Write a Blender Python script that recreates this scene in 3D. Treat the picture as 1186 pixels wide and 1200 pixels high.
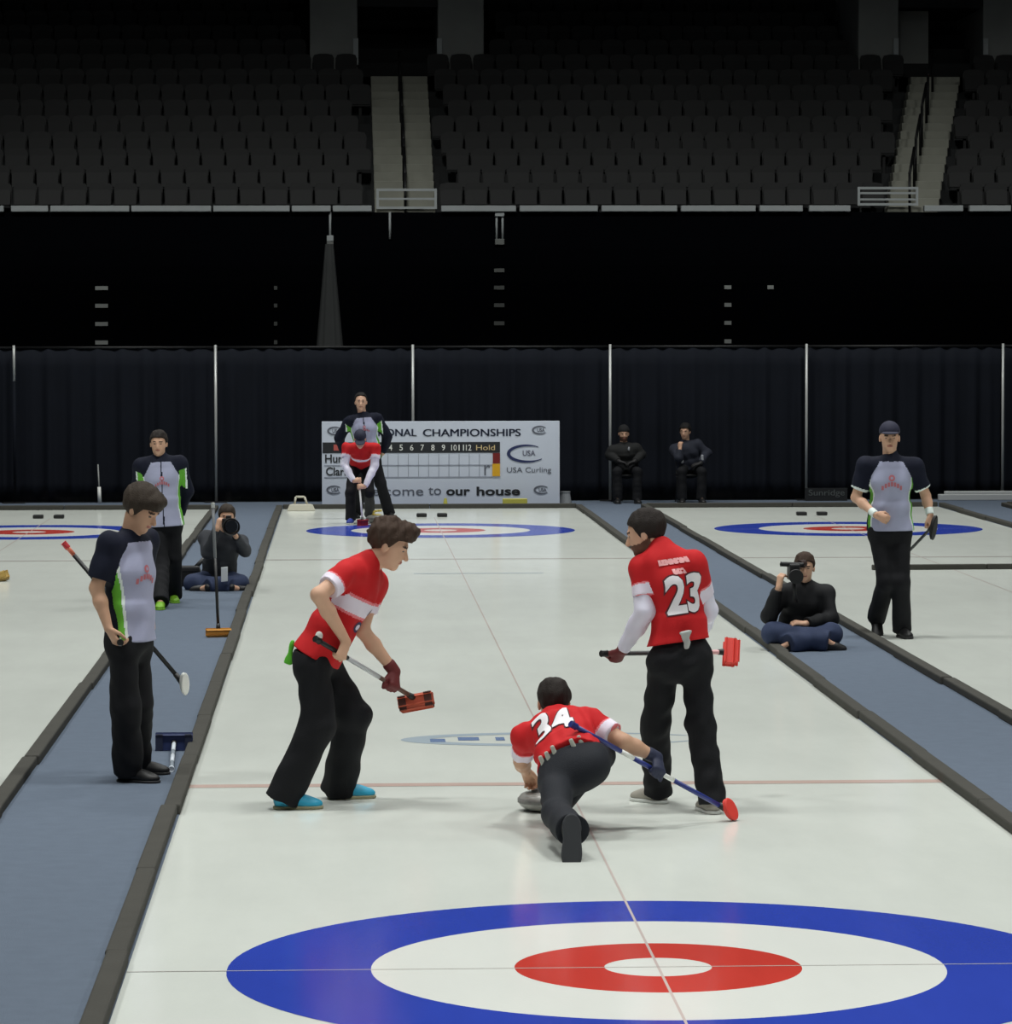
import bpy, bmesh, math, random
import numpy as np
from mathutils import Vector, Matrix
from mathutils.bvhtree import BVHTree

for o in list(bpy.data.objects):
    bpy.data.objects.remove(o, do_unlink=True)
random.seed(7); np.random.seed(7)
SC = bpy.context.scene
COL = SC.collection

# ------------------------------------------------------------------ camera
F_PX = 4335.5
CAM = np.array([-1.330, -15.554, 2.6945])
YAW, PITCH, ROLL = 0.044134, -0.048562, -0.0018
_fw = np.array([math.sin(YAW)*math.cos(PITCH), math.cos(YAW)*math.cos(PITCH), math.sin(PITCH)])
_r = np.array([math.cos(YAW), -math.sin(YAW), 0.0]); _u = np.cross(_r, _fw)
_r2 = _r*math.cos(ROLL)+_u*math.sin(ROLL); _u2 = -_r*math.sin(ROLL)+_u*math.cos(ROLL)
cam_d = bpy.data.cameras.new('camera'); cam = bpy.data.objects.new('camera', cam_d); COL.objects.link(cam)
cam_d.sensor_fit = 'HORIZONTAL'; cam_d.sensor_width = 36.0; cam_d.lens = F_PX/1186*36.0
cam_d.clip_start = 0.5; cam_d.clip_end = 400
m = Matrix.Identity(4)
for i in range(3):
    m[i][0], m[i][1], m[i][2], m[i][3] = _r2[i], _u2[i], -_fw[i], CAM[i]
cam.matrix_world = m
SC.camera = cam

# ------------------------------------------------------------------ light
SC.view_settings.view_transform = 'Standard'; SC.view_settings.look = 'None'
SC.view_settings.gamma = 1.0; SC.view_settings.use_curve_mapping = False
SC.view_settings.exposure = 0.0
w = bpy.data.worlds.new('arena_air'); SC.world = w; w.use_nodes = True
w.node_tree.nodes['Background'].inputs[0].default_value = (0.80, 0.90, 1.0, 1)
w.node_tree.nodes['Background'].inputs[1].default_value = 0.012
LIGHT_W = 296.0; STAND_FILL_W = 88.0
for iy, y in enumerate((-6.0, 5.0, 16.0, 27.0, 38.0)):          # rows of high-bay lamps hung over the ice
    for x in (-8.5, -2.8, 2.8, 8.5):
        ld = bpy.data.lights.new('high_bay_lamp', 'AREA'); ld.shape = 'RECTANGLE'; ld.size = 1.6; ld.size_y = 1.6
        ld.energy = LIGHT_W; ld.color = (0.98, 1.0, 0.972); ld.spread = math.radians(118)
        lo = bpy.data.objects.new('high_bay_lamp', ld); COL.objects.link(lo); lo.location = (x, y, 13.0)

for x in (-9.0, -1.0, 7.0, 15.0):                               # added fill lights, unseen, over the rink end; they brighten the stand's foot
    ld = bpy.data.lights.new('stand_fill_light', 'AREA'); ld.shape = 'RECTANGLE'; ld.size = 1.0; ld.size_y = 1.0
    ld.energy = STAND_FILL_W; ld.color = (.97, 1.0, .96); ld.spread = math.radians(62)
    lo = bpy.data.objects.new('stand_fill_light', ld); COL.objects.link(lo); lo.location = (x, 46.0, 14.5)
    lo.rotation_euler = (Vector((x+1.0, 58.0, 3.6))-Vector((x, 46.0, 14.5))).to_track_quat('-Z', 'Y').to_euler()

# ------------------------------------------------------------------ pixel helpers (1186 x 1200 frame)
def ray(x, y):
    return _fw + _r2*((x-593)/F_PX) - _u2*((y-600)/F_PX)
def U(x, y, Y):                      # the point seen at a pixel, on the upright plane at distance Y
    d = ray(x, y); return CAM + d*((Y-CAM[1])/d[1])
def G(x, y, z=0.0):                  # the point seen at a pixel, on the ground
    d = ray(x, y); return CAM + d*((z-CAM[2])/d[2])
def az(a):
    a = math.radians(a); return np.array([math.sin(a), math.cos(a), 0.0])
def nrm(v):
    v = np.asarray(v, float); return v/max(1e-9, np.linalg.norm(v))

# ------------------------------------------------------------------ materials
def lin(c):
    return tuple(((v/255)/12.92 if v/255 <= .04045 else ((v/255+.055)/1.055)**2.4) for v in c)
MATS = {}
def mat(name, rgb, rough=0.6, var=0.0, vscale=6.0, bump=0.0, bscale=120.0, metal=0.0, spec=0.5, emit=None):
    if name in MATS: return MATS[name]
    M = bpy.data.materials.new(name); M.use_nodes = True; MATS[name] = M
    nt = M.node_tree; b = nt.nodes['Principled BSDF']
    c = lin(rgb); b.inputs['Base Color'].default_value = (*c, 1)
    b.inputs['Roughness'].default_value = rough; b.inputs['Metallic'].default_value = metal
    b.inputs['Specular IOR Level'].default_value = spec
    if var or bump:
        tc = nt.nodes.new('ShaderNodeTexCoord')
    if var:
        n = nt.nodes.new('ShaderNodeTexNoise'); n.inputs['Scale'].default_value = vscale; n.inputs['Detail'].default_value = 5
        nt.links.new(tc.outputs['Object'], n.inputs['Vector'])
        mx = nt.nodes.new('ShaderNodeMix'); mx.data_type = 'RGBA'
        mx.inputs['A'].default_value = (*[v*(1-var) for v in c], 1); mx.inputs['B'].default_value = (*[min(1, v*(1+var)) for v in c], 1)
        nt.links.new(n.outputs['Fac'], mx.inputs['Factor']); nt.links.new(mx.outputs['Result'], b.inputs['Base Color'])
    if bump:
        n2 = nt.nodes.new('ShaderNodeTexNoise'); n2.inputs['Scale'].default_value = bscale; n2.inputs['Detail'].default_value = 3
        nt.links.new(tc.outputs['Object'], n2.inputs['Vector'])
        bp = nt.nodes.new('ShaderNodeBump'); bp.inputs['Strength'].default_value = bump; bp.inputs['Distance'].default_value = 0.01
        nt.links.new(n2.outputs['Fac'], bp.inputs['Height']); nt.links.new(bp.outputs['Normal'], b.inputs['Normal'])
    if emit:
        b.inputs['Emission Color'].default_value = (*lin(emit[0]), 1); b.inputs['Emission Strength'].default_value = emit[1]
    return M

def ice_mat(name, rgb, var=0.05):
    M = mat(name, rgb, rough=0.16, spec=0.5)
    nt = M.node_tree; b = nt.nodes['Principled BSDF']; b.inputs['IOR'].default_value = 1.31
    tc = nt.nodes.new('ShaderNodeTexCoord'); c = lin(rgb)
    mp = nt.nodes.new('ShaderNodeMapping'); mp.inputs['Scale'].default_value = (1.0, 0.22, 1.0); nt.links.new(tc.outputs['Object'], mp.inputs[0])
    n = nt.nodes.new('ShaderNodeTexNoise'); n.inputs['Scale'].default_value = 3.0; n.inputs['Detail'].default_value = 6; n.inputs['Roughness'].default_value = .7
    nt.links.new(mp.outputs[0], n.inputs['Vector'])
    n2 = nt.nodes.new('ShaderNodeTexNoise'); n2.inputs['Scale'].default_value = 0.5; n2.inputs['Detail'].default_value = 3
    nt.links.new(tc.outputs['Object'], n2.inputs['Vector'])
    ad = nt.nodes.new('ShaderNodeMath'); ad.operation = 'ADD'; nt.links.new(n.outputs['Fac'], ad.inputs[0]); nt.links.new(n2.outputs['Fac'], ad.inputs[1])
    rp = nt.nodes.new('ShaderNodeMapRange'); rp.inputs[1].default_value = .7; rp.inputs[2].default_value = 1.3; nt.links.new(ad.outputs[0], rp.inputs[0])
    mx = nt.nodes.new('ShaderNodeMix'); mx.data_type = 'RGBA'
    mx.inputs['A'].default_value = (*[v*(1-var) for v in c], 1); mx.inputs['B'].default_value = (*[min(1, v*(1+var)) for v in c], 1)
    nt.links.new(rp.outputs[0], mx.inputs['Factor']); nt.links.new(mx.outputs['Result'], b.inputs['Base Color'])
    n3 = nt.nodes.new('ShaderNodeTexNoise'); n3.inputs['Scale'].default_value = 90; nt.links.new(tc.outputs['Object'], n3.inputs['Vector'])
    bp = nt.nodes.new('ShaderNodeBump'); bp.inputs['Strength'].default_value = .03; bp.inputs['Distance'].default_value = .01
    nt.links.new(n3.outputs['Fac'], bp.inputs['Height']); nt.links.new(bp.outputs['Normal'], b.inputs['Normal'])
    return M

ICE = ice_mat('pebbled_ice', (220, 224, 217))
ICE_BLUE = ice_mat('ice_blue_paint', (52, 74, 180), .08)
ICE_RED = ice_mat('ice_red_paint', (204, 66, 56), .08)
ICE_WHITE = ice_mat('ice_white_paint', (232, 234, 228), .03)
ICE_HOG = ice_mat('ice_hog_line', (208, 184, 174), .10)
ICE_THIN = ice_mat('ice_thin_line', (196, 192, 186), .12)
ICE_CENTER = ice_mat('ice_center_line', (208, 194, 188), .10)
ICE_LOGO = ice_mat('ice_logo_pale', (176, 190, 200), .05)
ICE_LOGO2 = ice_mat('ice_logo_blue', (120, 140, 178), .05)
CARPET = mat('grey_blue_carpet', (96, 106, 120), .95, .10, 9, .5, 220, spec=.1)
FOAM = mat('dark_foam', (72, 71, 67), .9, .12, 5, .3, 90, spec=.1)
DRAPE = mat('black_drape', (17, 21, 30), .85, .25, 3, spec=.2)
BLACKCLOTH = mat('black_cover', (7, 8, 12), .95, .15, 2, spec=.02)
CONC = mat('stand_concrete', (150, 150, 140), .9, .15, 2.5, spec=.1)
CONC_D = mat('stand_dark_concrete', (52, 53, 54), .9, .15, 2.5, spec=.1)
SEATM = mat('charcoal_plastic', (34, 34, 35), .6, .12, 3, spec=.25)
STEEL = mat('brushed_steel', (190, 192, 190), .4, metal=.3)
GALV = mat('galvanised_coping', (175, 180, 182), .6, .1, 4)
BLACK = mat('black_plastic', (16, 16, 18), .5)
BLACKM = mat('black_metal', (14, 14, 16), .5)
WHITE = mat('white_plastic', (225, 226, 222), .5)

# ------------------------------------------------------------------ object helpers
def link(o, parent=None):
    COL.objects.link(o)
    if parent is not None: o.parent = parent
    return o
def mesh_obj(name, verts, faces, mats, parent=None, smooth=False, midx=None):
    me = bpy.data.meshes.new(name)
    if isinstance(verts, np.ndarray) and isinstance(faces, np.ndarray):
        n, k = faces.shape
        me.vertices.add(len(verts)); me.vertices.foreach_set('co', verts.astype(np.float32).ravel())
        me.loops.add(n*k); me.loops.foreach_set('vertex_index', faces.astype(np.int32).ravel())
        me.polygons.add(n); me.polygons.foreach_set('loop_start', np.arange(0, n*k, k, dtype=np.int32))
        me.update(calc_edges=True)
    else:
        me.from_pydata([tuple(map(float, v)) for v in verts], [], [tuple(f) for f in faces]); me.update()
    for M in (mats if isinstance(mats, (list, tuple)) else [mats]): me.materials.append(M)
    if midx is not None: me.polygons.foreach_set('material_index', np.asarray(midx, dtype=np.int32))
    if smooth: me.polygons.foreach_set('use_smooth', np.ones(len(me.polygons), dtype=bool))
    return link(bpy.data.objects.new(name, me), parent)
def bm_obj(name, bm, M, parent=None, smooth=False, bevel=0, seg=2):
    if bevel:
        bmesh.ops.bevel(bm, geom=list(bm.edges), offset=bevel, segments=seg, affect='EDGES', profile=.5, clamp_overlap=True)
    bmesh.ops.recalc_face_normals(bm, faces=list(bm.faces))
    me = bpy.data.meshes.new(name); bm.to_mesh(me); bm.free()
    me.materials.append(M)
    if smooth: me.polygons.foreach_set('use_smooth', np.ones(len(me.polygons), dtype=bool))
    return link(bpy.data.objects.new(name, me), parent)
def bx(bm, lo, hi):
    r = bmesh.ops.create_cube(bm, size=1)
    for v in r['verts']:
        v.co = Vector(((lo[i]+hi[i])/2 + v.co[i]*(hi[i]-lo[i]) for i in range(3)))
    return r['verts']
def obox(bm, c, ax, ay, azv, hx, hy, hz):
    r = bmesh.ops.create_cube(bm, size=2); c = np.array(c)
    for v in r['verts']:
        p = c + nrm(ax)*v.co.x*hx + nrm(ay)*v.co.y*hy + nrm(azv)*v.co.z*hz
        v.co = Vector(p)
    return r['verts']
def tube(bm, a, b, r1, r2=None, n=12, caps=True):
    a = Vector(a); b = Vector(b); r2 = r1 if r2 is None else r2
    d = b-a; q = d.to_track_quat('Z', 'Y')
    r = bmesh.ops.create_cone(bm, cap_ends=caps, segments=n, radius1=r1, radius2=r2, depth=d.length)
    for v in r['verts']: v.co = q @ v.co + (a+b)/2
    return r['verts']
def lathe(bm, prof, c=(0, 0, 0), n=32):
    rings = []
    for (r, z) in prof:
        rings.append([bm.verts.new((c[0]+r*math.cos(2*math.pi*i/n), c[1]+r*math.sin(2*math.pi*i/n), c[2]+z)) for i in range(n)])
    for a, b in zip(rings[:-1], rings[1:]):
        for i in range(n): bm.faces.new((a[i], a[(i+1) % n], b[(i+1) % n], b[i]))
    bm.faces.new(rings[0][::-1]); bm.faces.new(rings[-1])
def empty(name, loc):
    o = bpy.data.objects.new(name, None); o.location = tuple(map(float, loc)); o.empty_display_size = .1
    return link(o)
def under(parent, *objs):            # parts are modelled in world space; keep them there under their thing
    for o in objs:
        o.parent = parent; o.matrix_parent_inverse = Matrix.Translation(-parent.location)
def tag(o, label=None, cat=None, group=None, kind=None):
    if label: o['label'] = label
    if cat: o['category'] = cat
    if group: o['group'] = group
    if kind: o['kind'] = kind
    return o

# ------------------------------------------------------------------ implicit surfaces for bodies and clothes
class Field:
    def __init__(s): s.p = []; s.cuts = []; s.wr = None
    def add(s, fn, lo, hi, k=.02, op='u'): s.p.append((fn, np.minimum(lo, hi), np.maximum(lo, hi), k, op)); return s
    def cone(s, a, b, r1, r2, k=.02, op='u', flat=False):
        a = np.array(a, float); b = np.array(b, float); ba = b-a; L2 = ba@ba+1e-12; L = math.sqrt(L2)
        def fn(P):
            q = P-a.astype(np.float32); tt = (q@ba.astype(np.float32))/L2; t = np.clip(tt, 0, 1)
            d = np.linalg.norm(q-t[..., None]*ba.astype(np.float32), axis=-1)-(r1+(r2-r1)*t)
            if flat: d = np.maximum(d, (tt-1)*L)
            return d
        r = max(r1, r2); return s.add(fn, np.minimum(a, b)-r, np.maximum(a, b)+r, k, op)
    def econe(s, a, b, R, r1, r2, k=.03, cap=None, op='u'):   # elliptic tapering capsule: r = (across, front-back)
        a = np.array(a, float); b = np.array(b, float); ba = b-a; L2 = ba@ba+1e-12
        up = nrm(ba); R = nrm(R-up*(R@up)); Fv = np.cross(up, R); cap = cap or min(*r1, *r2)
        def fn(P):
            q = P-a.astype(np.float32); t = np.clip((q@ba.astype(np.float32))/L2, 0, 1)
            q = q-t[..., None]*ba.astype(np.float32)
            rx = r1[0]+(r2[0]-r1[0])*t; rz = r1[1]+(r2[1]-r1[1])*t
            g = np.sqrt((q@R.astype(np.float32)/rx)**2+(q@Fv.astype(np.float32)/rz)**2+(q@up.astype(np.float32)/cap)**2)
            return (g-1)*np.minimum(rx, rz)
        r = max(*r1, *r2, cap); return s.add(fn, np.minimum(a, b)-r, np.maximum(a, b)+r, k, op)
    def ell(s, c, M, rad, k=.02, op='u'):                    # M rows: the three axes
        c = np.array(c, float); M = np.array(M, float); rad = np.array(rad, float)
        def fn(P):
            q = (P-c.astype(np.float32))@M.T.astype(np.float32)
            k0 = np.linalg.norm(q/rad.astype(np.float32), axis=-1); k1 = np.linalg.norm(q/(rad**2).astype(np.float32), axis=-1)+1e-6
            return k0*(k0-1)/k1
        r = rad.max(); return s.add(fn, c-r, c+r, k, op)
    def cut(s, fn): s.cuts.append(fn); return s
    def plane(s, p, n):              # removes the side n points to
        p = np.array(p, np.float32); n = nrm(n).astype(np.float32)
        return s.cut(lambda P: (P-p)@n)
    def wrinkle(s, amp, freq=28, seed=0, stretch=(1, 1, .6)):
        rg = np.random.RandomState(seed); D = [(rg.randn(3)*np.array(stretch)*freq*(.6+.9*rg.rand()), rg.rand()*6.28) for _ in range(7)]
        def wr(P):
            v = 0
            for d, ph in D: v = v+np.sin(P@d.astype(np.float32)+ph)
            return v*(amp/3.0)
        s.wr = wr; return s
    def mesh(s, res):
        us = [p for p in s.p if p[4] == 'u']
        lo = np.min([p[1] for p in us], 0)-.03; hi = np.max([p[2] for p in us], 0)+.03
        n = np.ceil((hi-lo)/res).astype(int)+1
        ax = [lo[i]+res*np.arange(n[i]) for i in range(3)]
        V = np.full(n, .25, np.float32)
        for fn, l, h, k, op in s.p:
            i0 = np.maximum(0, np.floor((l-k-.02-lo)/res).astype(int)); i1 = np.minimum(n, np.ceil((h+k+.02-lo)/res).astype(int)+1)
            if (i1 <= i0).any(): continue
            sl = tuple(slice(i0[i], i1[i]) for i in range(3))
            P = np.stack(np.meshgrid(*[ax[i][sl[i]] for i in range(3)], indexing='ij'), -1).astype(np.float32)
            d = fn(P).astype(np.float32); a = V[sl]
            if op == 'u':
                h_ = np.clip(k-np.abs(a-d), 0, None)/k; V[sl] = np.minimum(a, d)-h_*h_*k*.25
            else:
                d = -d; h_ = np.clip(k-np.abs(a-d), 0, None)/k; V[sl] = np.maximum(a, d)+h_*h_*k*.25
        if s.cuts or s.wr:
            near = np.abs(V) < .06
            if s.cuts: near |= V < 0
            I = np.argwhere(near); P = (lo+res*I).astype(np.float32); v = V[near]
            if s.wr: v = v+s.wr(P)
            for c in s.cuts: v = np.maximum(v, c(P))
            V[near] = v
        V[0], V[-1] = .2, .2; V[:, 0], V[:, -1] = .2, .2; V[:, :, 0], V[:, :, -1] = .2, .2
        S = V < 0
        c8 = [S[i:n[0]-1+i, j:n[1]-1+j, q:n[2]-1+q] for i in (0, 1) for j in (0, 1) for q in (0, 1)]
        cnt = sum(c.astype(np.int8) for c in c8); act = (cnt > 0) & (cnt < 8)
        I = np.argwhere(act); off = np.array([(i, j, q) for i in (0, 1) for j in (0, 1) for q in (0, 1)])
        cv = np.stack([V[I[:, 0]+o[0], I[:, 1]+o[1], I[:, 2]+o[2]] for o in off], 1)
        acc = np.zeros((len(I), 3)); num = np.zeros(len(I))
        for e0 in range(8):
            for e1 in range(e0+1, 8):
                if np.abs(off[e0]-off[e1]).sum() != 1: continue
                a, b = cv[:, e0], cv[:, e1]; cr = (a < 0) != (b < 0)
                t = np.where(cr, a/np.where(cr, a-b, 1), 0)
                acc += cr[:, None]*(off[e0]+t[:, None]*(off[e1]-off[e0])); num += cr
        verts = lo+res*(I+acc/num[:, None])
        idx = np.full(act.shape, -1, np.int32); idx[act] = np.arange(len(I))
        quads = []
        for axis in range(3):
            o1, o2 = [(1, 2), (2, 0), (0, 1)][axis]
            sa = [slice(1, -1)]*3; sb = [slice(1, -1)]*3; sa[axis] = slice(0, -1); sb[axis] = slice(1, None)
            A, B = S[tuple(sa)], S[tuple(sb)]
            for sign in (0, 1):
                E = np.argwhere((A != B) & (A == bool(sign)))
                if not len(E): continue
                E = E.copy(); e = E+1; e[:, axis] -= 1
                def cell(d1, d2):
                    q = e.copy(); q[:, o1] += d1; q[:, o2] += d2
                    return idx[q[:, 0], q[:, 1], q[:, 2]]
                Q = np.stack([cell(-1, -1), cell(0, -1), cell(0, 0), cell(-1, 0)], 1)
                quads.append(Q if sign else Q[:, ::-1])
        Q = np.concatenate(quads); Q = Q[(Q >= 0).all(1)]
        return verts, Q
def field_obj(name, fld, res, mats, parent, classify=None):
    v, q = fld.mesh(res)
    midx = None
    if classify is not None: midx = classify(v[q].mean(1))
    o = mesh_obj(name, v, q, mats, None, True, midx)
    if parent is not None: under(parent, o)
    return o
def text_decal(name, body, size, target, c, R, Up, M, parent, bold=.0, off=.004, width=None, shear=0, sx=1.0):
    """lettering laid on a garment: a text outline projected along -N onto the cloth"""
    cu = bpy.data.curves.new(name, 'FONT'); cu.body = body; cu.size = size; cu.align_x = 'CENTER'; cu.align_y = 'CENTER'; cu.offset = bold; cu.shear = shear
    cu.resolution_u = 3
    t = bpy.data.objects.new(name, cu); COL.objects.link(t)
    me = t.to_mesh(); bm = bmesh.new(); bm.from_mesh(me); t.to_mesh_clear(); bpy.data.objects.remove(t); bpy.data.curves.remove(cu)
    for v in bm.verts: v.co.x *= sx
    return shape_decal(name, bm, target, c, R, Up, M, parent, off, width)
def shape_decal(name, bm, target, c, R, Up, M, parent, off=.004, width=None, cell=.02):
    R = nrm(R); Up = nrm(Up-R*(Up@R)); N = np.cross(R, Up)
    xs = [v.co.x for v in bm.verts]; ys = [v.co.y for v in bm.verts]
    if width:
        f = width/(max(xs)-min(xs))
        for v in bm.verts: v.co *= f
        xs = [x*f for x in xs]; ys = [y*f for y in ys]
    for axis, (a, b) in enumerate(((min(xs), max(xs)), (min(ys), max(ys)))):
        p = a+cell
        while p < b:
            co = [0, 0, 0]; no = [0, 0, 0]; co[axis] = p; no[axis] = 1
            bmesh.ops.bisect_plane(bm, geom=list(bm.verts)+list(bm.edges)+list(bm.faces), plane_co=co, plane_no=no); p += cell
    bmesh.ops.triangulate(bm, faces=list(bm.faces))
    me = target.data; mw = target.matrix_world if target.parent is None else Matrix.Identity(4)
    tree = BVHTree.FromPolygons([v.co.copy() for v in me.vertices], [tuple(p.vertices) for p in me.polygons])
    last = None
    for v in bm.verts:
        P = c+R*v.co.x+Up*v.co.y
        hit = tree.ray_cast(Vector(P+N*.5), Vector(-N), 1.2)
        if hit[0] is None: v.co = Vector(P+N*(last if last is not None else 0))
        else:
            last = float((np.array(hit[0])-P)@N); v.co = Vector(P+N*(last+off))
    o = bm_obj(name, bm, M)
    if parent is not None: o.parent = parent
    return o

# ================================================================== THE SETTING
HALF, PITCHX = 2.25, 5.576            # half a sheet of ice, sheet to sheet
FAR, TEE2 = 41.0, 34.747
def slab(name, lo, hi, M, parent=None, bevel=0):
    bm = bmesh.new(); bx(bm, lo, hi); return bm_obj(name, bm, M, parent, bevel=bevel)
tag(slab('floor', (-30, -20, -.12), (34, 75, -.015), CONC_D), 'dark concrete arena floor under the ice and carpet', kind='structure')

def ring(name, c, r0, r1, z, M, parent, n=96):
    bm = bmesh.new(); a = []
    for i in range(n):
        t = 2*math.pi*i/n
        a.append((bm.verts.new((c[0]+r1*math.cos(t), c[1]+r1*math.sin(t), z)), bm.verts.new((c[0]+r0*math.cos(t), c[1]+r0*math.sin(t), z)) if r0 else None))
    if r0:
        for i in range(n): bm.faces.new((a[i][0], a[(i+1) % n][0], a[(i+1) % n][1], a[i][1]))
    else: bm.faces.new([v[0] for v in a])
    return bm_obj(name, bm, M, parent)
def strip(name, lo, hi, z, M, parent):
    bm = bmesh.new(); v = [bm.verts.new((x, y, z)) for x, y in ((lo[0], lo[1]), (hi[0], lo[1]), (hi[0], hi[1]), (lo[0], hi[1]))]
    bm.faces.new(v); return bm_obj(name, bm, M, parent)
names = {-1: 'left hand sheet of curling ice beyond the carpet walkway', 0: 'middle sheet of curling ice with the players', 1: 'sheet of curling ice where the capped player walks', 2: 'farthest sheet of curling ice at the edge'}
SHEETS = {}
for s in (-1, 0, 1, 2):
    cx = s*PITCHX
    sh = slab('ice_sheet', (cx-HALF, -14, -.02), (cx+HALF, FAR, 0), ICE); SHEETS[s] = sh
    tag(sh, names[s], kind='structure')
    for ty in (0.0, TEE2):
        if ty == 0 and s != 0: continue
        ring('twelve_foot_ring', (cx, ty), 1.219, 1.829, .0012, ICE_BLUE, sh)
        ring('eight_foot_ring', (cx, ty), .61, 1.219, .0012, ICE_WHITE, sh)
        ring('four_foot_ring', (cx, ty), .228, .61, .0012, ICE_RED, sh)
        ring('button', (cx, ty), 0, .228, .0012, ICE_WHITE, sh, 48)
    for ty in (0.0, TEE2):
        strip('tee_line', (cx-HALF, ty-.006), (cx+HALF, ty+.006), .002, ICE_THIN, sh)
        hy = ty+6.4 if ty == 0 else ty-6.4
        strip('hog_line', (cx-HALF, hy-.075), (cx+HALF, hy+.075), .0015, ICE_HOG if ty == 0 else ICE_THIN, sh)
        by = ty-1.829 if ty == 0 else ty+1.829
        strip('back_line', (cx-HALF, by-.006), (cx+HALF, by+.006), .002, ICE_THIN, sh)
    strip('center_line', (cx-.006, -14), (cx+.006, TEE2+3.6), .0018, ICE_CENTER, sh)
# pale sponsor swoosh frozen into the middle sheet
def swoosh(name, c, rx, ry, t0, t1, w0, w1, z, M, parent, n=60):
    bm = bmesh.new(); prev = None
    for i in range(n+1):
        f = i/n; t = math.radians(t0+(t1-t0)*f); wv = w1+(w0-w1)*abs(1-2*f)
        a = bm.verts.new((c[0]+(rx+wv)*math.cos(t), c[1]+(ry+wv)*math.sin(t), z)); b = bm.verts.new((c[0]+(rx-wv)*math.cos(t), c[1]+(ry-wv)*math.sin(t), z))
        if prev: bm.faces.new((prev[0], a, b, prev[1]))
        prev = (a, b)
    return bm_obj(name, bm, M, parent)
lg = G(655, 866)
swoosh('ice_logo_swoosh', (lg[0], lg[1]), .95, .36, 25, 335, .02, .10, .0014, ICE_LOGO, SHEETS[0])
for px_, w_ in ((513, .10), (549, .14), (586, .06)):
    q = G(px_, 866 if px_ != 513 else 868); strip('ice_logo_letter', (q[0]-w_/2, q[1]-.10), (q[0]+w_/2, q[1]+.10), .0018, ICE_LOGO2, SHEETS[0])
strip('ice_scrape', (G(485, 672)[0], G(560, 672)[1]-.04), (G(637, 672)[0], G(560, 672)[1]+.04), .0016, ICE_LOGO, SHEETS[0])

# carpet walkways and the foam bumpers along every sheet
BW, BH = .095, .062
for k, (a, b, lab) in enumerate(((-PITCHX+HALF, -HALF, 'grey blue carpet walkway where the man in the grey jersey stands'), (HALF, PITCHX-HALF, 'grey blue carpet walkway where the cross-legged cameraman sits'),
                     (PITCHX+HALF, 2*PITCHX-HALF, 'narrow grey blue carpet strip beside the farthest sheet'))):
    tag(slab('carpet_walkway', (a, -14, -.014), (b, 43.4, .004), CARPET), lab, kind='structure')
tag(slab('carpet_walkway', (-9.5, 41.15, -.014), (16.5, 43.4, .003), CARPET), 'grey blue carpet strip along the foot of the black drapes', kind='structure')
bump_lab = {-PITCHX+HALF: 'dark foam bumper between the left sheet and the carpet walkway', -HALF: 'dark foam bumper along the ice next to the blue broom head',
            HALF: 'dark foam bumper along the middle sheet beside the cross-legged cameraman', PITCHX-HALF: 'dark foam bumper along the sheet of the capped player',
            PITCHX+HALF: 'dark foam bumper on the far side of the capped player sheet', 2*PITCHX-HALF: 'dark foam bumper along the farthest sheet'}
for x, lab in bump_lab.items():
    carpet_right = x in (-PITCHX+HALF, HALF, PITCHX+HALF)
    x0, x1 = (x, x+BW) if carpet_right else (x-BW, x)
    root = empty('foam_bumper', (x, 0, 0)); tag(root, lab, 'bumper', 'foam bumpers lining the sheets')
    y = -12.0; n = 0
    while y < 41.0:
        L = min(2.44, 41.0-y); j = random.uniform(-.012, .012)
        bm = bmesh.new(); bx(bm, (x0+j, y+.004, .0), (x1+j, y+L-.004, BH+random.uniform(-.004, .004)))
        o = bm_obj('foam_block', bm, FOAM, bevel=.012, seg=2); under(root, o); y += 2.44; n += 1
end_lab = {-1: 'dark foam back bumper closing the left sheet', 0: 'dark foam back bumper in front of the championship scoreboard', 1: 'dark foam back bumper behind the house of the capped player sheet', 2: 'dark foam back bumper closing the farthest sheet'}
for s in (-1, 0, 1, 2):
    root = empty('back_bumper', (s*PITCHX, FAR, 0)); tag(root, end_lab[s], 'bumper', 'foam bumpers lining the sheets')
    for i in range(2):
        bm = bmesh.new(); bx(bm, (s*PITCHX-HALF+i*HALF+.004, FAR, 0), (s*PITCHX-HALF+(i+1)*HALF-.004, FAR+.10, .07))
        under(root, bm_obj('foam_block', bm, FOAM, bevel=.012))
# hacks (pairs of black rubber footholds)
hk_lab = {-1: 'pair of black rubber hack footholds in the left sheet', 0: 'pair of black rubber hack footholds in front of the scoreboard', 1: 'pair of black rubber hack footholds behind the capped player', }
for s in (-1, 0, 1):
    root = empty('hack', (s*PITCHX, TEE2+3.66, 0)); tag(root, hk_lab[s], 'hack')
    for sx in (-1, 1):
        bm = bmesh.new(); bx(bm, (s*PITCHX-.03+sx*.15-.075, TEE2+3.62, 0), (s*PITCHX-.03+sx*.15+.075, TEE2+3.76, .055))
        under(root, bm_obj('foothold', bm, BLACK, bevel=.015))
# loose strip lying across the right sheet
a, b = G(1022, 668), G(1290, 666)
root = empty('loose_bumper_strip', a); tag(root, 'thin dark foam strip lying across the ice behind the capped player', 'bumper strip')
for i in range(2):
    bm = bmesh.new(); d = (b-a); p0 = a+d*(.5*i); p1 = a+d*(.5*i+.497)
    obox(bm, (p0+p1)/2+np.array([0, 0, .03]), d, (-d[1], d[0], 0), (0, 0, 1), np.linalg.norm(p1-p0)/2, .04, .03)
    under(root, bm_obj('foam_block', bm, FOAM, bevel=.01))

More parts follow.
